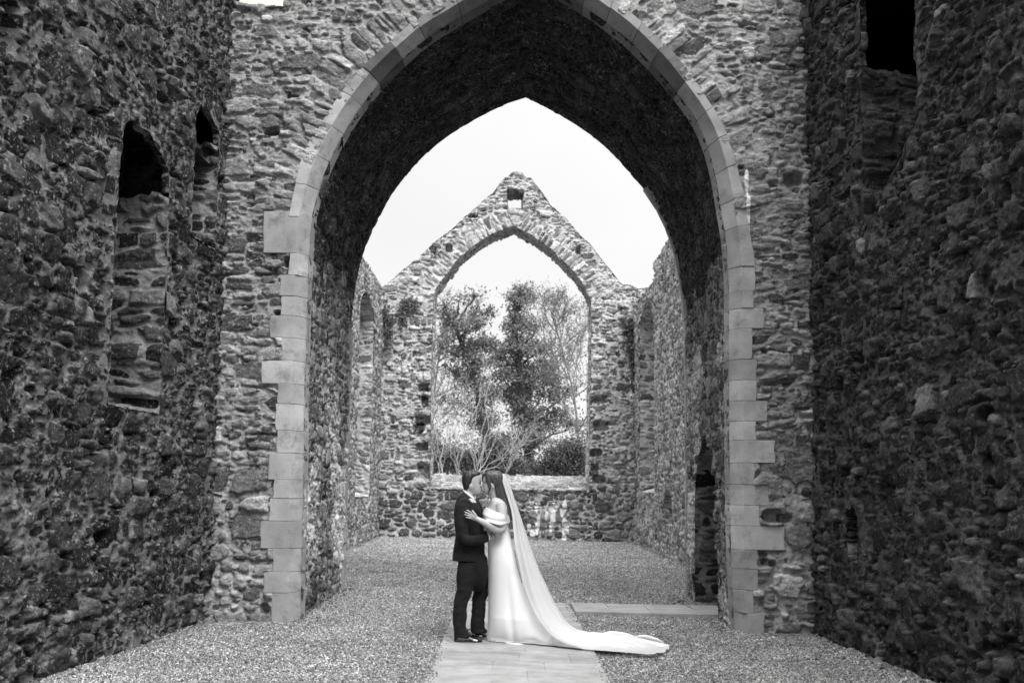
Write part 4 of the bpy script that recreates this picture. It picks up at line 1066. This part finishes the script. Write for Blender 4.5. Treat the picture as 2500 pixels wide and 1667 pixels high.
# hair: cap, face-framing waves, long tail down the back
B_ = Body()
B_.loft([(1148.5, 1198, 1215, .03), (1150.5, 1190, 1221, .055), (1154, 1184, 1225, .070), (1159, 1181.5, 1228, .079), (1166, 1184, 1229.5, .084), (1174, 1190, 1229.5, .085), (1181, 1196, 1228.5, .082), (1187, 1204, 1228, .076), (1194, 1207, 1229, .066), (1201, 1212, 1231, .055)], ex=2.5, dy=-.02)
B_.limb([(1190, 1158, -.060, .022), (1190, 1171, -.076, .020), (1194, 1183, -.082, .017), (1195.5, 1194, -.080, .013), (1192, 1203, -.076, .009), (1193.5, 1211, -.074, .004)])
B_.limb([(1192, 1160, -.07, .022), (1194, 1175, -.082, .020), (1196, 1188, -.082, .014), (1194.5, 1199, -.078, .008)])
B_.limb([(1181.5, 1158, .0, .02), (1180, 1170, .04, .02), (1184, 1190, .06, .02), (1190, 1205, .065, .012)])
B_.limb([(1218, 1178, -.05, .045), (1219, 1192, -.055, .040), (1223, 1206, -.06, .033), (1230, 1220, -.065, .024), (1236, 1233, -.07, .018), (1241.5, 1247, -.075, .014), (1246, 1258, -.075, .012), (1248, 1266, -.075, .004)])
B_.limb([(1223, 1180, .0, .05), (1228, 1200, .0, .05), (1234, 1222, .0, .042), (1241, 1245, .0, .028), (1247, 1262, -.03, .014), (1249, 1270, -.03, .004)])
B_.limb([(1212, 1186, -.07, .018), (1215, 1198, -.075, .02), (1218, 1208, -.078, .015), (1222, 1214, -.08, .007)])
B_.build('hair', M_HAIR_B, bride, .004, 1, lambda V: .005*fbm(V[:, 0]*70+V[:, 1]*40, V[:, 2]*14+V[:, 0]*20, 7, 3))
B_ = Body(); B_.limb([(1181.5, 1175.5, -.062, .003), (1183.5, 1177.6, -.066, .004), (1186, 1177.6, -.072, .003)], 8); B_.build('eyelashes', M_DARK, bride)
B_ = Body(); B_.ball(W(1204, 1188.5, -.104), (.006, .006, .009)); B_.build('earring', M_SATIN, bride)

# dress: bodice, skirt and train in one loft (horizontal slices), bent towards the camera at the end
rows = [(1243, 1184, 1240, .150), (1252, 1181.5, 1241.5, .168), (1266, 1180, 1242, .162), (1284, 1184, 1241, .146), (1300, 1188, 1243.5, .134), (1316, 1190.5, 1249, .136), (1330, 1191, 1254, .152), (1346, 1191.5, 1258.5, .172), (1370, 1192, 1264, .185),
        (1400, 1192.5, 1271, .186), (1430, 1192.5, 1283, .183), (1460, 1192.3, 1299, .185), (1485, 1192, 1315, .192), (1505, 1191.6, 1332, .205), (1520, 1191, 1349, .225), (1531, 1190.5, 1372, .25), (1539, 1190, 1404, .29),
        (1545, 1189.5, 1442, .33), (1550, 1189, 1490, .36), (1554, 1188.6, 1545, .38), (1558, 1188.5, 1580, .39), (1562, 1188.5, 1592, .39)]
def dress_shape(rows, n=220, sub=6):
    R_ = np.array(rows, float); kk = np.linspace(0, len(R_)-1, (len(R_)-1)*sub+1); rr = np.stack([catmull(R_[:, c], kk) for c in range(4)], 1); out = []
    for (py, xl, xr, b_) in rr:
        z = W(1225, py)[2]; xa, xb = W(xl, py)[0], W(xr, py)[0]; a_ = (xb-xa)/2; f = np.clip((py-1380)/180, 0, 1)
        t_ = np.linspace(0, 2*PI, n, endpoint=False); ct, st_ = np.cos(t_), np.sin(t_); ex = 2.15
        x = (xa+xb)/2+a_*np.sign(ct)*np.abs(ct)**(2/ex); y = np.sign(st_)*np.abs(st_)**(2/ex)
        s_ = (x-xa)/max(xb-xa, 1e-6)                                   # 0 front .. 1 end of train
        fold = .040*f*np.sin(x*19+1.3+2.2*z)*np.exp(-((x-(W(1300, py)[0]))/.5)**2)+.025*f*np.sin(x*37+.4-3*z)+.03*f*f*np.sin(x*9+2+z)
        # deep fold that separates the front panel from the train
        xf = W(1236+14*f*f, py)[0]; groove = -.075*np.clip(f*1.3, 0, 1)*np.exp(-((x-xf-.02)/.035)**2)+.03*f*np.exp(-((x-xf+.10)/.09)**2)
        q_ = np.clip((x-W(1255, py)[0])/.75, 0, 1); q_ = q_*q_*(3-2*q_); bb_ = min(b_, .205)*(1-q_)+b_*q_
        hw_ = bb_*(1+fold*1.2+groove*2.2)
        spread = np.where(x > W(1400, py)[0], (x-W(1400, py)[0])*.05, 0)
        yy_ = y*(hw_+spread)
        bend = -.30*np.clip((x-W(1290, 1560)[0])/1.35, 0, 1.2)**1.5
        x = x+(.10*np.sin(y*7+1)+.07*np.sin(y*15+2.2))*np.clip((x-W(1480, py)[0])/.5, 0, 1)
        zz_ = z+.010*f*np.sin(x*23+y*5)*(py < 1556)
        out.append(np.stack([x, Y0+yy_+bend, zz_], 1))
    return out
B_ = Body(); B_.rings(dress_shape(rows))
for i, p in enumerate(B_.v): B_.v[i] = (p[0], p[1], max(p[2], .034-.01*p[0]))
B_.build('dress', M_SATIN, bride)
# a turned-up corner of the hem
B_ = Body(); B_.tube([W(1236, 1563.5, -.16), W(1252, 1566, -.20), W(1266, 1566.5, -.22), W(1277, 1565, -.20)], [.008, .022, .024, .006], 14, 5, .6); B_.build('hem_fold', M_SATIN, bride)
# draped off-shoulder sleeve
B_ = Body(); n = 120; R = []
for k in range(23):
    t_ = k/22
    l = (1187-8*t_**.6+.0, 1238+27*t_); r_ = (1243.5-2*t_-7*t_**3, 1259+28*t_)
    c = W((l[0]+r_[0])/2, (l[1]+r_[1])/2); u = (W(*r_)-W(*l))/2; bulge = 1+.10*math.sin(PI*t_); ring = []
    for i in range(n):
        a_ = 2*PI*i/n; ct, st_ = math.cos(a_), math.sin(a_)
        fold = .0050*math.sin(11*t_+2.2*math.sin(a_*1.0+.5)+ct*2.5)+.0015*math.sin(22*t_+4*ct)
        bb = (.262+.065*t_)*(1+.05*math.sin(PI*t_))+fold
        sag = -.055*max(0, -st_)**2*math.sin(PI*min(1, t_*1.1))*(.2+t_*.4)
        ring.append(c+u*bulge*(1+fold*2.0)*math.copysign(abs(ct)**.75, ct)+np.array([0, bb*math.copysign(abs(st_)**.75, st_), sag]))
    R.append(ring)
B_.rings(R); B_.build('sleeve', flat_mat('satin_drape', .52, .75, .2, 6, .03), bride)
# row of covered buttons down the back seam
B_ = Body()
for k in range(17):
    t_ = k/16; px_ = 1256+t_*17.5-2.0*math.sin(PI*t_); py_ = 1342+t_*76
    bx = np.interp(py_, [r[0] for r in rows], [r[2] for r in rows]); bb = np.interp(py_, [r[0] for r in rows], [r[3] for r in rows]); bl_ = np.interp(py_, [r[0] for r in rows], [r[1] for r in rows])
    q = min(.97, (px_-(bx+bl_)/2)/((bx-bl_)/2)); B_.ball(W(px_, py_, -bb*(1-abs(q)**2.15)**(1/2.15)-.004), (.0065, .006, .0065), 8)
B_.build('button_row', flat_mat('buttons', .10, .4, .4), bride)
# veil: gathered at the back of the head, falling behind her over the train
inner = [(1221, 1157), (1226, 1172), (1236, 1205), (1247, 1240), (1251, 1262), (1253, 1290), (1257, 1325), (1266, 1370), (1277, 1419), (1292, 1460), (1312, 1500), (1345, 1538), (1400, 1560), (1490, 1575), (1580, 1583)]
outer = [(1231, 1155.5), (1240, 1172), (1251, 1200), (1261, 1230), (1270.5, 1258), (1284, 1299), (1299, 1344), (1316, 1388), (1333, 1425), (1357, 1475), (1386, 1518), (1418, 1538), (1476, 1546), (1545, 1551), (1622, 1566)]
halfw = [.05, .07, .10, .14, .16, .18, .20, .215, .225, .24, .27, .31, .35, .38, .40]
kk = np.linspace(0, len(inner)-1, 150)
ii = np.stack([catmull(np.array(inner, float)[:, c], kk) for c in (0, 1)], 1); oo_ = np.stack([catmull(np.array(outer, float)[:, c], kk) for c in (0, 1)], 1); hh_ = catmull(np.array(halfw), kk)
na = 90; PV = []
for k in range(len(kk)):
    bend = -.30*max(0, min(1.2, (W(oo_[k][0], 1560)[0]-W(1290, 1560)[0])/1.35))**1.5
    for a_ in np.linspace(-1, 1, na):
        c = math.cos(a_*PI/2)**.75; px_ = ii[k]+(oo_[k]-ii[k])*c; y = math.copysign(abs(math.sin(a_*PI/2))**1.0, a_)*hh_[k]
        fl_ = .014*math.sin(a_*11+.02*k)*min(1, k/25)+.008*math.sin(a_*23+1+.05*k)*min(1, k/25)
        e_ = max(0, (k-118)/31); px_ = px_+np.array([20*e_*e_*(vnoise(np.array([a_*3.1+7]), np.array([.5]), 5)[0]+.6*vnoise(np.array([a_*9]), np.array([.5]), 6)[0])-14*e_*e_, 0])
        p = W(px_[0], px_[1], y*1.0+bend+fl_); p[2] = max(p[2]+.012*(k > 125)*math.sin(a_*17+k*.3), .046-.01*p[0]); PV.append(p)
vo = raw_mesh('veil', np.array(PV), grid_quads(len(kk), na), {}, [M_VEIL], bride)
# crumpled end of the train
B_ = Body()
for (x0_, y0_, x1_, y1_, dy, r_) in ((1500, 1580, 1600, 1585, -.34, .035), (1470, 1575, 1565, 1590, -.40, .030), (1540, 1562, 1622, 1571, -.18, .030), (1450, 1560, 1560, 1562, -.10, .045), (1430, 1568, 1530, 1586, -.36, .035)):
    g0, g1 = on_ground(x0_, y0_), on_ground(x1_, y1_)
    B_.tube([g0+(0, 0, .015), g0*.6+g1*.4+(0, .02, .035), g1*.75+g0*.25+(0, -.02, .03), g1+(0, 0, .012)], [r_*.6, r_*1.3, r_, .006], 14, 6, .55)
B_.build('train', M_SATIN, bride, .008, 3)
adopt(bride)

# ------------------------------------------------------------------ trees and shrubs behind the gable
class Wood:
    def __init__(s): s.V = []; s.F = []; s.n = 0
    def limb(s, P, r0, r1, n=5):
        P = np.asarray(P, float); T = np.gradient(P, axis=0); T /= np.maximum(np.linalg.norm(T, axis=1, keepdims=True), 1e-6)
        u = np.cross(T[0], (.3, .9, .1)); k = len(P)
        for j in range(k):
            u = u-T[j]*np.dot(u, T[j]); u = u/max(np.linalg.norm(u), 1e-6); w_ = np.cross(T[j], u); r = r0+(r1-r0)*j/(k-1)
            for i in range(n): s.V.append(P[j]+r*(math.cos(2*PI*i/n)*u+math.sin(2*PI*i/n)*w_))
        for j in range(k-1):
            for i in range(n): s.F.append((s.n+j*n+i, s.n+j*n+(i+1) % n, s.n+(j+1)*n+(i+1) % n, s.n+(j+1)*n+i))
        s.n += k*n
    def build(s, name, mat, parent): return raw_mesh(name, np.array(s.V), np.array(s.F), {}, [mat], parent)
def wiggle(a, b, n, amp, r): 
    a, b = np.asarray(a, float), np.asarray(b, float); t = np.linspace(0, 1, n)[:, None]; P = a+(b-a)*t
    d = np.cumsum(r.normal(0, 1, (n, 3)), axis=0); d = d-d[0]-(d[-1]-d[0])*t; return P+d*amp*np.linalg.norm(b-a)/math.sqrt(n)
def leaves(name, C, size, mat, parent, r, flat=.5):
    C = np.asarray(C); n = len(C); s_ = size*r.uniform(.55, 1.35, n)[:, None]
    d = r.normal(0, 1, (n, 3)); d /= np.linalg.norm(d, axis=1, keepdims=True); e = np.cross(d, r.normal(0, 1, (n, 3))); e /= np.linalg.norm(e, axis=1, keepdims=True)
    V = np.stack([C-d*s_, C+e*s_*flat+d*s_*.1, C+d*s_, C-e*s_*flat+d*s_*.1], 1).reshape(-1, 3)
    return raw_mesh(name, V, np.arange(4*n).reshape(-1, 4), {'rnd': np.repeat(r.random(n), 4)}, [mat], parent, smooth=False)
def leaf_mat(name, lo, hi):
    m, nt, b = new_mat(name); r = N(nt, 'ShaderNodeAttribute', attribute_name='rnd').outputs['Fac']
    c = math_n(nt, 'MULTIPLY', ramp(nt, r, [(0, lo), (1, hi)]), math_n(nt, 'MULTIPLY_ADD', noise(nt, coords(nt), .8, 3, .6), 1.2, .4))
    nt.links.new(c, b.inputs['Base Color']); b.inputs['Roughness'].default_value = .55
    tr = N(nt, 'ShaderNodeBsdfTranslucent'); nt.links.new(c, tr.inputs[0]); mx = N(nt, 'ShaderNodeMixShader'); mx.inputs[0].default_value = .25
    nt.links.new(b.outputs[0], mx.inputs[1]); nt.links.new(tr.outputs[0], mx.inputs[2]); nt.links.new(mx.outputs[0], nt.nodes['Material Output'].inputs[0]); return m
M_IVY = leaf_mat('ivy_leaf', .08, .26); M_LEAF = leaf_mat('shrub_leaf', .05, .17); M_FAR = leaf_mat('far_leaf', .10, .30)
M_BARK = flat_mat('bark', .06, .9, .1, 8, .4); M_PALE = flat_mat('pale_twig', .42, .8, .2, 8, .25); M_TWIG = flat_mat('twig', .16, .9, .1, 8, .3)

def twigs(wd, p, d, L_, r0, depth, r, up=.12, spread=.6):
    P = [p]; q = np.array(p, float); dd = np.array(d, float)
    for _ in range(5):
        dd = dd+r.normal(0, .16, 3)+np.array([0, 0, up]); dd /= np.linalg.norm(dd); q = q+dd*L_/5; P.append(q.copy())
    wd.limb(P, r0, r0*.55, 4 if depth < 2 else 5)
    if depth > 0:
        for _ in range(r.integers(3, 5)):
            k = r.integers(2, 6); nd_ = dd+r.normal(0, spread, 3); nd_ /= np.linalg.norm(nd_)
            twigs(wd, P[k], nd_, L_*r.uniform(.5, .8), r0*.55, depth-1, r, up, spread)

def ivy_tree(label, Y, trunk, clumps, seed, mat, size=.085, twig_from=()):
    r = np.random.default_rng(seed); P = [at(x, y, Y) for x, y in trunk]; base = P[0].copy()
    root = empty('tree', (base[0], Y, -.16)); tag(root, label, 'tree', 'trees behind the gable')
    P = [np.array([base[0]+.1, Y, -.16])]+P; px1 = np.linalg.norm(at(1251, 1000, Y)-at(1250, 1000, Y))
    tw = Wood(); T = np.array(P); kk = np.linspace(0, len(T)-1, 30); TT = np.stack([catmull(T[:, c], kk) for c in range(3)], 1); TT[:, 1] += .15*np.sin(np.arange(30))
    tw.limb(TT, .30, .04, 9); tw.build('trunk', M_BARK, root)
    br = Wood(); C = []
    for (cx, cy, rx, ry, dens) in clumps:
        c = at(cx, cy, Y)+np.array([0, r.uniform(-1.2, 1.2), 0]); k = np.argmin(np.linalg.norm(TT-(c-np.array([0, 0, .9])), axis=1))
        br.limb(wiggle(TT[k], c, 7, .10, r), .07, .02, 5)
        for _ in range(9):
            e_ = c+r.normal(0, 1, 3)*np.array([rx, rx, ry])*px1*.75; br.limb(wiggle(c, e_, 5, .15, r), .016, .005, 4)
        m_ = int(dens*rx*ry*.80)
        # leaves sit in small sprays
        sp = c+r.normal(0, 1, (max(6, m_//22), 3))*np.array([rx, rx*.9, ry])*px1*.52
        for q in sp:
            C.append(q+r.normal(0, 1, (22, 3))*np.array([.22, .22, .13])*(.6+.6*r.random()))
    for (x, y, n_) in twig_from:
        for _ in range(n_):
            d = np.array([r.normal(0, .8), r.normal(0, .5), .8]); d /= np.linalg.norm(d); twigs(br, at(x, y, Y), d, r.uniform(.5, 1.0), .014, 2, r)
    for p, q in zip(TT[:-1], TT[1:]):                                    # ivy clothing the trunk
        n_ = 60; t_ = r.random((n_, 1)); a_ = r.uniform(0, 2*PI, n_); rad = r.uniform(.15, .62, n_)
        C.append(p+(q-p)*t_+np.stack([np.cos(a_)*rad, np.sin(a_)*rad, r.normal(0, .2, n_)], 1))
    br.build('branches', M_BARK, root); leaves('foliage', np.concatenate(C), size, mat, root, r); adopt(root); return root
ivy_tree('ivy-clad tree leaning left behind the gable opening, with flat dark layered clumps', 46.0,
         [(1215, 1160), (1190, 1060), (1165, 960), (1138, 870), (1112, 800), (1085, 745)],
         [(1150, 800, 34, 20, 1.5), (1180, 835, 38, 20, 1.6), (1135, 852, 40, 14, 1.6), (1170, 880, 36, 18, 1.6), (1105, 775, 22, 22, .9), (1085, 760, 16, 16, .8), (1160, 765, 28, 18, .8), (1190, 755, 22, 18, .55), (1120, 735, 26, 16, .35), (1145, 925, 40, 18, 1.0), (1100, 900, 30, 24, .5),
          (1185, 960, 36, 24, 1.2), (1080, 850, 20, 26, .4), (1110, 980, 36, 26, .55), (1175, 1020, 36, 30, 1.2), (1160, 730, 18, 14, .3)], 11, M_IVY, .085,
         [(1090, 750, 4), (1150, 770, 4), (1180, 770, 3), (1110, 830, 3)])
ivy_tree('tallest ivy-covered tree behind the gable opening, with a narrow crown and an upright trunk', 48.0,
         [(1292, 1165), (1290, 1100), (1282, 1020), (1272, 930), (1262, 850), (1258, 790), (1266, 735), (1276, 705)],
         [(1276, 716, 22, 16, 1.1), (1252, 730, 20, 15, .9), (1290, 735, 20, 16, .8), (1262, 765, 22, 22, 1.0), (1245, 800, 22, 20, .9), (1275, 800, 24, 20, 1.1), (1238, 845, 36, 20, 1.5), (1285, 850, 36, 24, 1.5), (1225, 880, 34, 18, 1.2), (1322, 845, 30, 20, 1.1), (1340, 880, 34, 18, 1.0),
          (1265, 900, 40, 26, 1.7), (1310, 915, 42, 22, 1.2), (1270, 960, 38, 30, 1.8), (1330, 960, 44, 20, .9), (1280, 1015, 34, 30, 1.9), (1320, 1030, 44, 22, 1.0), (1290, 1070, 32, 28, 1.7), (1312, 800, 26, 18, .5), (1350, 920, 36, 22, .8), (1385, 960, 30, 20, .6), (1390, 1040, 34, 22, .7), (1375, 880, 26, 18, .45), (1230, 960, 28, 30, .8), (1360, 1010, 34, 20, .8), (1250, 1090, 40, 26, .8), (1238, 920, 24, 20, 1.0)], 12, M_IVY, .085,
         [(1270, 760, 4), (1300, 850, 4), (1260, 820, 3)])
def bare_tree(label, Y, trunk, starts, seed, mat, r0=.06):
    r = np.random.default_rng(seed); P = [at(x, y, Y) for x, y in trunk]; root = empty('tree', (P[0][0], Y, -.16)); tag(root, label, 'tree', 'trees behind the gable')
    P = np.array([np.array([P[0][0], Y, -.16])]+P); kk = np.linspace(0, len(P)-1, 24); TT = np.stack([catmull(P[:, c], kk) for c in range(3)], 1)
    tw = Wood(); tw.limb(TT, r0, .03, 7); tw.build('trunk', mat, root); br = Wood(); C = []
    for (k, dx, L_) in starts:
        for _ in range(2):
            d = np.array([dx+r.normal(0, .25), r.normal(0, .5), .75]); d /= np.linalg.norm(d); twigs(br, TT[k], d, L_*r.uniform(.8, 1.2), .03, 3, r, .05, .5)
    br.build('branches', mat, root)
    V = np.array(br.V)[::4]; V = V[V[:, 2] > 3]; k = r.choice(len(V), min(len(V), 5200), replace=False); leaves('foliage', V[k]+r.normal(0, .06, (len(k), 3)), .05, M_FAR, root, r)
    adopt(root); return root
bare_tree('thin bare-branched tree reaching into the right side of the gable opening', 44.0, [(1420, 1170), (1412, 1060), (1400, 960), (1380, 880), (1360, 810), (1345, 760)],
          [(10, -.5, 2.2), (11, .4, 2.0), (13, -.7, 2.0), (14, .6, 1.9), (16, -.6, 1.8), (17, .5, 1.7), (19, -.5, 1.2), (20, .6, 1.0), (22, .1, .8), (8, .6, 2.0), (8, -.6, 2.1)], 21, M_TWIG)
bare_tree('sparse leafless tree at the left edge of the gable opening', 50.0, [(1040, 1170), (1052, 1040), (1064, 930), (1075, 840), (1090, 770)],
          [(8, .5, 2.0), (10, -.4, 1.7), (12, .7, 1.6), (14, -.3, 1.4), (16, .6, 1.2), (18, .3, 1.0)], 22, M_TWIG)

def pale_shrub(label, Y, bases, seed):
    r = np.random.default_rng(seed); c = at(bases[0][0], 1190, Y); root = empty('shrub', (c[0], Y, -.16)); tag(root, label, 'shrub', 'shrubs behind the gable sill'); st_ = Wood()
    for (bx, by, tops) in bases:
        b0 = at(bx, by, Y); g_ = np.array([b0[0], Y, -.16]); st_.limb(wiggle(g_, b0, 5, .03, r), .04, .03, 6)
        for (tx, ty) in tops:
            e_ = at(tx, ty, Y)+np.array([0, r.uniform(-.8, .8), 0]); P = wiggle(b0, e_, 12, .07, r); st_.limb(P, .018, .005, 5)
            for k in range(3, 12, 2):
                for _ in range(1 if k < 6 else 2):
                    d = (e_-b0)/np.linalg.norm(e_-b0)+r.normal(0, .45, 3); d /= np.linalg.norm(d); twigs(st_, P[k], d, r.uniform(.35, .8), .008, 1, r, .06, .55)
    st_.build('stems', M_PALE, root); adopt(root); return root
pale_shrub('pale leafless shrub of upright whitish stems just behind the gable sill', 35.5,
           [(1165, 1165, [(1190, 920), (1175, 915), (1155, 960), (1210, 990), (1230, 1040), (1130, 985), (1195, 950), (1290, 1065), (1270, 1060)]), (1120, 1170, [(1112, 980), (1095, 1010), (1130, 950), (1085, 1040), (1145, 1000)]),
            (1080, 1170, [(1062, 1010), (1070, 1040), (1055, 1080)]), (1230, 1165, [(1260, 1050), (1275, 1080), (1292, 1060), (1250, 1100)])], 31)
def bush(name, label, cat, Y, clumps, seed, size=.06, mat=M_LEAF, kind=None):
    r = np.random.default_rng(seed); c = at(clumps[0][0], 1190, Y); px1 = np.linalg.norm(at(1251, 1000, Y)-at(1250, 1000, Y)); C = []; wd = Wood()
    root = empty(name, (c[0], Y, -.16)); tag(root, label, cat, 'shrubs behind the gable sill')
    for (cx, cy, rx, ry, n_) in clumps:
        q = at(cx, cy, Y); b0 = np.array([q[0]+r.normal(0, .2), Y, -.16])
        for _ in range(6): wd.limb(wiggle(b0, q+r.normal(0, 1, 3)*np.array([rx, rx, ry])*px1*.6, 7, .1, r), .03, .006, 4)
        sp = q+r.normal(0, 1, (n_, 3))*np.array([rx, rx*.8, ry])*px1*.5
        for p in sp: C.append(p+r.normal(0, 1, (20, 3))*np.array([.16, .16, .11]))
    wd.build('stems', M_TWIG, root); leaves('foliage', np.concatenate(C), size, mat, root, r); adopt(root); return root
bush('shrub', 'rounded leafy bush behind the right end of the gable sill', 'shrub', 37.0, [(1360, 1120, 36, 26, 150), (1400, 1100, 34, 26, 150), (1330, 1150, 30, 18, 110), (1390, 1150, 40, 20, 130), (1425, 1140, 20, 30, 80)], 41, .05)
bush('shrub', 'low light undergrowth around the foot of the pale bare shrub', 'shrub', 38.5, [(1075, 1130, 30, 30, 130), (1120, 1120, 34, 30, 140), (1170, 1130, 36, 28, 140), (1220, 1120, 34, 28, 120), (1260, 1140, 30, 24, 100), (1060, 1090, 16, 30, 60), (1200, 1080, 40, 20, 70)], 42, .05)
r = np.random.default_rng(55); C = []
for k in range(420):
    x = r.uniform(-9, 9); z = 1.0+abs(r.normal(0, 1))*2.6; C.append(np.array([x, 66+r.uniform(-3, 3), z])+r.normal(0, 1, (22, 3))*np.array([.5, .5, .3]))
fw = leaves('far_hedge', np.concatenate(C), .13, M_FAR, None, r); tag(fw, kind='stuff')

# ivy on the gable
def ivy(label, cents, seed, n):
    r = np.random.default_rng(seed); C = []
    for (x, y, rx, ry) in cents:
        q = at(x, y, YG); px1 = YG/F_PX; C.append(np.stack([q[0]+r.normal(0, rx*px1*.5, n), YG-.03-np.abs(r.normal(0, .05, n)), q[2]+r.normal(0, ry*px1*.5, n)], 1))
    C = np.concatenate(C); root = empty('ivy', (C[:, 0].mean(), YG-.05, 0)); tag(root, label, 'ivy')
    leaves('leaves', C, .045, M_IVY, root, r, .7)
    wd = Wood()
    for p in C[::25]: wd.limb(wiggle(p, p+np.array([r.normal(0, .1), .02, -.5]), 5, .1, r), .008, .005, 4)
    wd.build('stems', M_BARK, root); adopt(root)
ivy('dark ivy patch hanging down the right shoulder of the gable', [(1540, 830, 12, 40), (1550, 880, 10, 40), (1530, 800, 12, 20), (1552, 930, 8, 30)], 61, 420)
ivy('thin ivy patch below the left shoulder of the gable', [(1000, 745, 24, 16), (985, 765, 14, 20), (950, 800, 10, 45), (938, 770, 8, 30)], 62, 260)

# ------------------------------------------------------------------ sky and light
SUN_EL, SUN_AZ = math.radians(49), math.radians(153)      # azimuth from +Y towards +X: behind the camera, to the right
world = bpy.data.worlds.new('World'); scene.world = world; world.use_nodes = True; nt = world.node_tree; nt.nodes.clear()
sky = N(nt, 'ShaderNodeTexSky', sky_type='NISHITA'); sky.sun_disc = False; sky.sun_elevation = SUN_EL; sky.sun_rotation = SUN_AZ
sky.air_density = 1.0; sky.dust_density = 4.0
bw = N(nt, 'ShaderNodeRGBToBW'); nt.links.new(sky.outputs[0], bw.inputs[0])
tc = N(nt, 'ShaderNodeTexCoord'); sp = N(nt, 'ShaderNodeSeparateXYZ'); nt.links.new(tc.outputs['Generated'], sp.inputs[0])
cloud = ramp(nt, sp.outputs['Z'], [(0.0, .150), (.43, .152), (.62, .26), (.92, 1.0)])
dt = N(nt, 'ShaderNodeVectorMath', operation='DOT_PRODUCT'); nt.links.new(tc.outputs['Generated'], dt.inputs[0])
SD = (math.sin(SUN_AZ)*math.cos(SUN_EL), math.cos(SUN_AZ)*math.cos(SUN_EL), math.sin(SUN_EL)); dt.inputs[1].default_value = SD
glow = math_n(nt, 'POWER', math_n(nt, 'MAXIMUM', dt.outputs['Value'], 0.0), 5.0)
base = math_n(nt, 'MULTIPLY_ADD', cloud, 54.0, math_n(nt, 'MULTIPLY', glow, 16.0))
cn = N(nt, 'ShaderNodeTexNoise'); cn.inputs['Scale'].default_value = 3.2; cn.inputs['Detail'].default_value = 5; nt.links.new(tc.outputs['Generated'], cn.inputs['Vector'])
base = math_n(nt, 'MULTIPLY', base, math_n(nt, 'MULTIPLY_ADD', cn.outputs[0], .30, .87))
lum = math_n(nt, 'MULTIPLY_ADD', math_n(nt, 'MINIMUM', bw.outputs[0], 12.0), .08, base)
bg = N(nt, 'ShaderNodeBackground'); bg.inputs['Strength'].default_value = .065; nt.links.new(lum, bg.inputs['Color'])
wo = N(nt, 'ShaderNodeOutputWorld'); nt.links.new(bg.outputs[0], wo.inputs[0])
sl = bpy.data.lights.new('sun', 'SUN'); so = bpy.data.objects.new('sun', sl); COL.objects.link(so)
sl.energy = 1.5; sl.angle = math.radians(28); sl.color = (1, .995, .99)
so.rotation_euler = Vector(SD).to_track_quat('Z', 'Y').to_euler(); so.location = (6, -10, 25)
scene.view_settings.view_transform = 'Standard'; scene.view_settings.look = 'None'; scene.view_settings.gamma = 1.0
scene.view_settings.exposure = 0.8
scene.cycles.max_bounces = 6
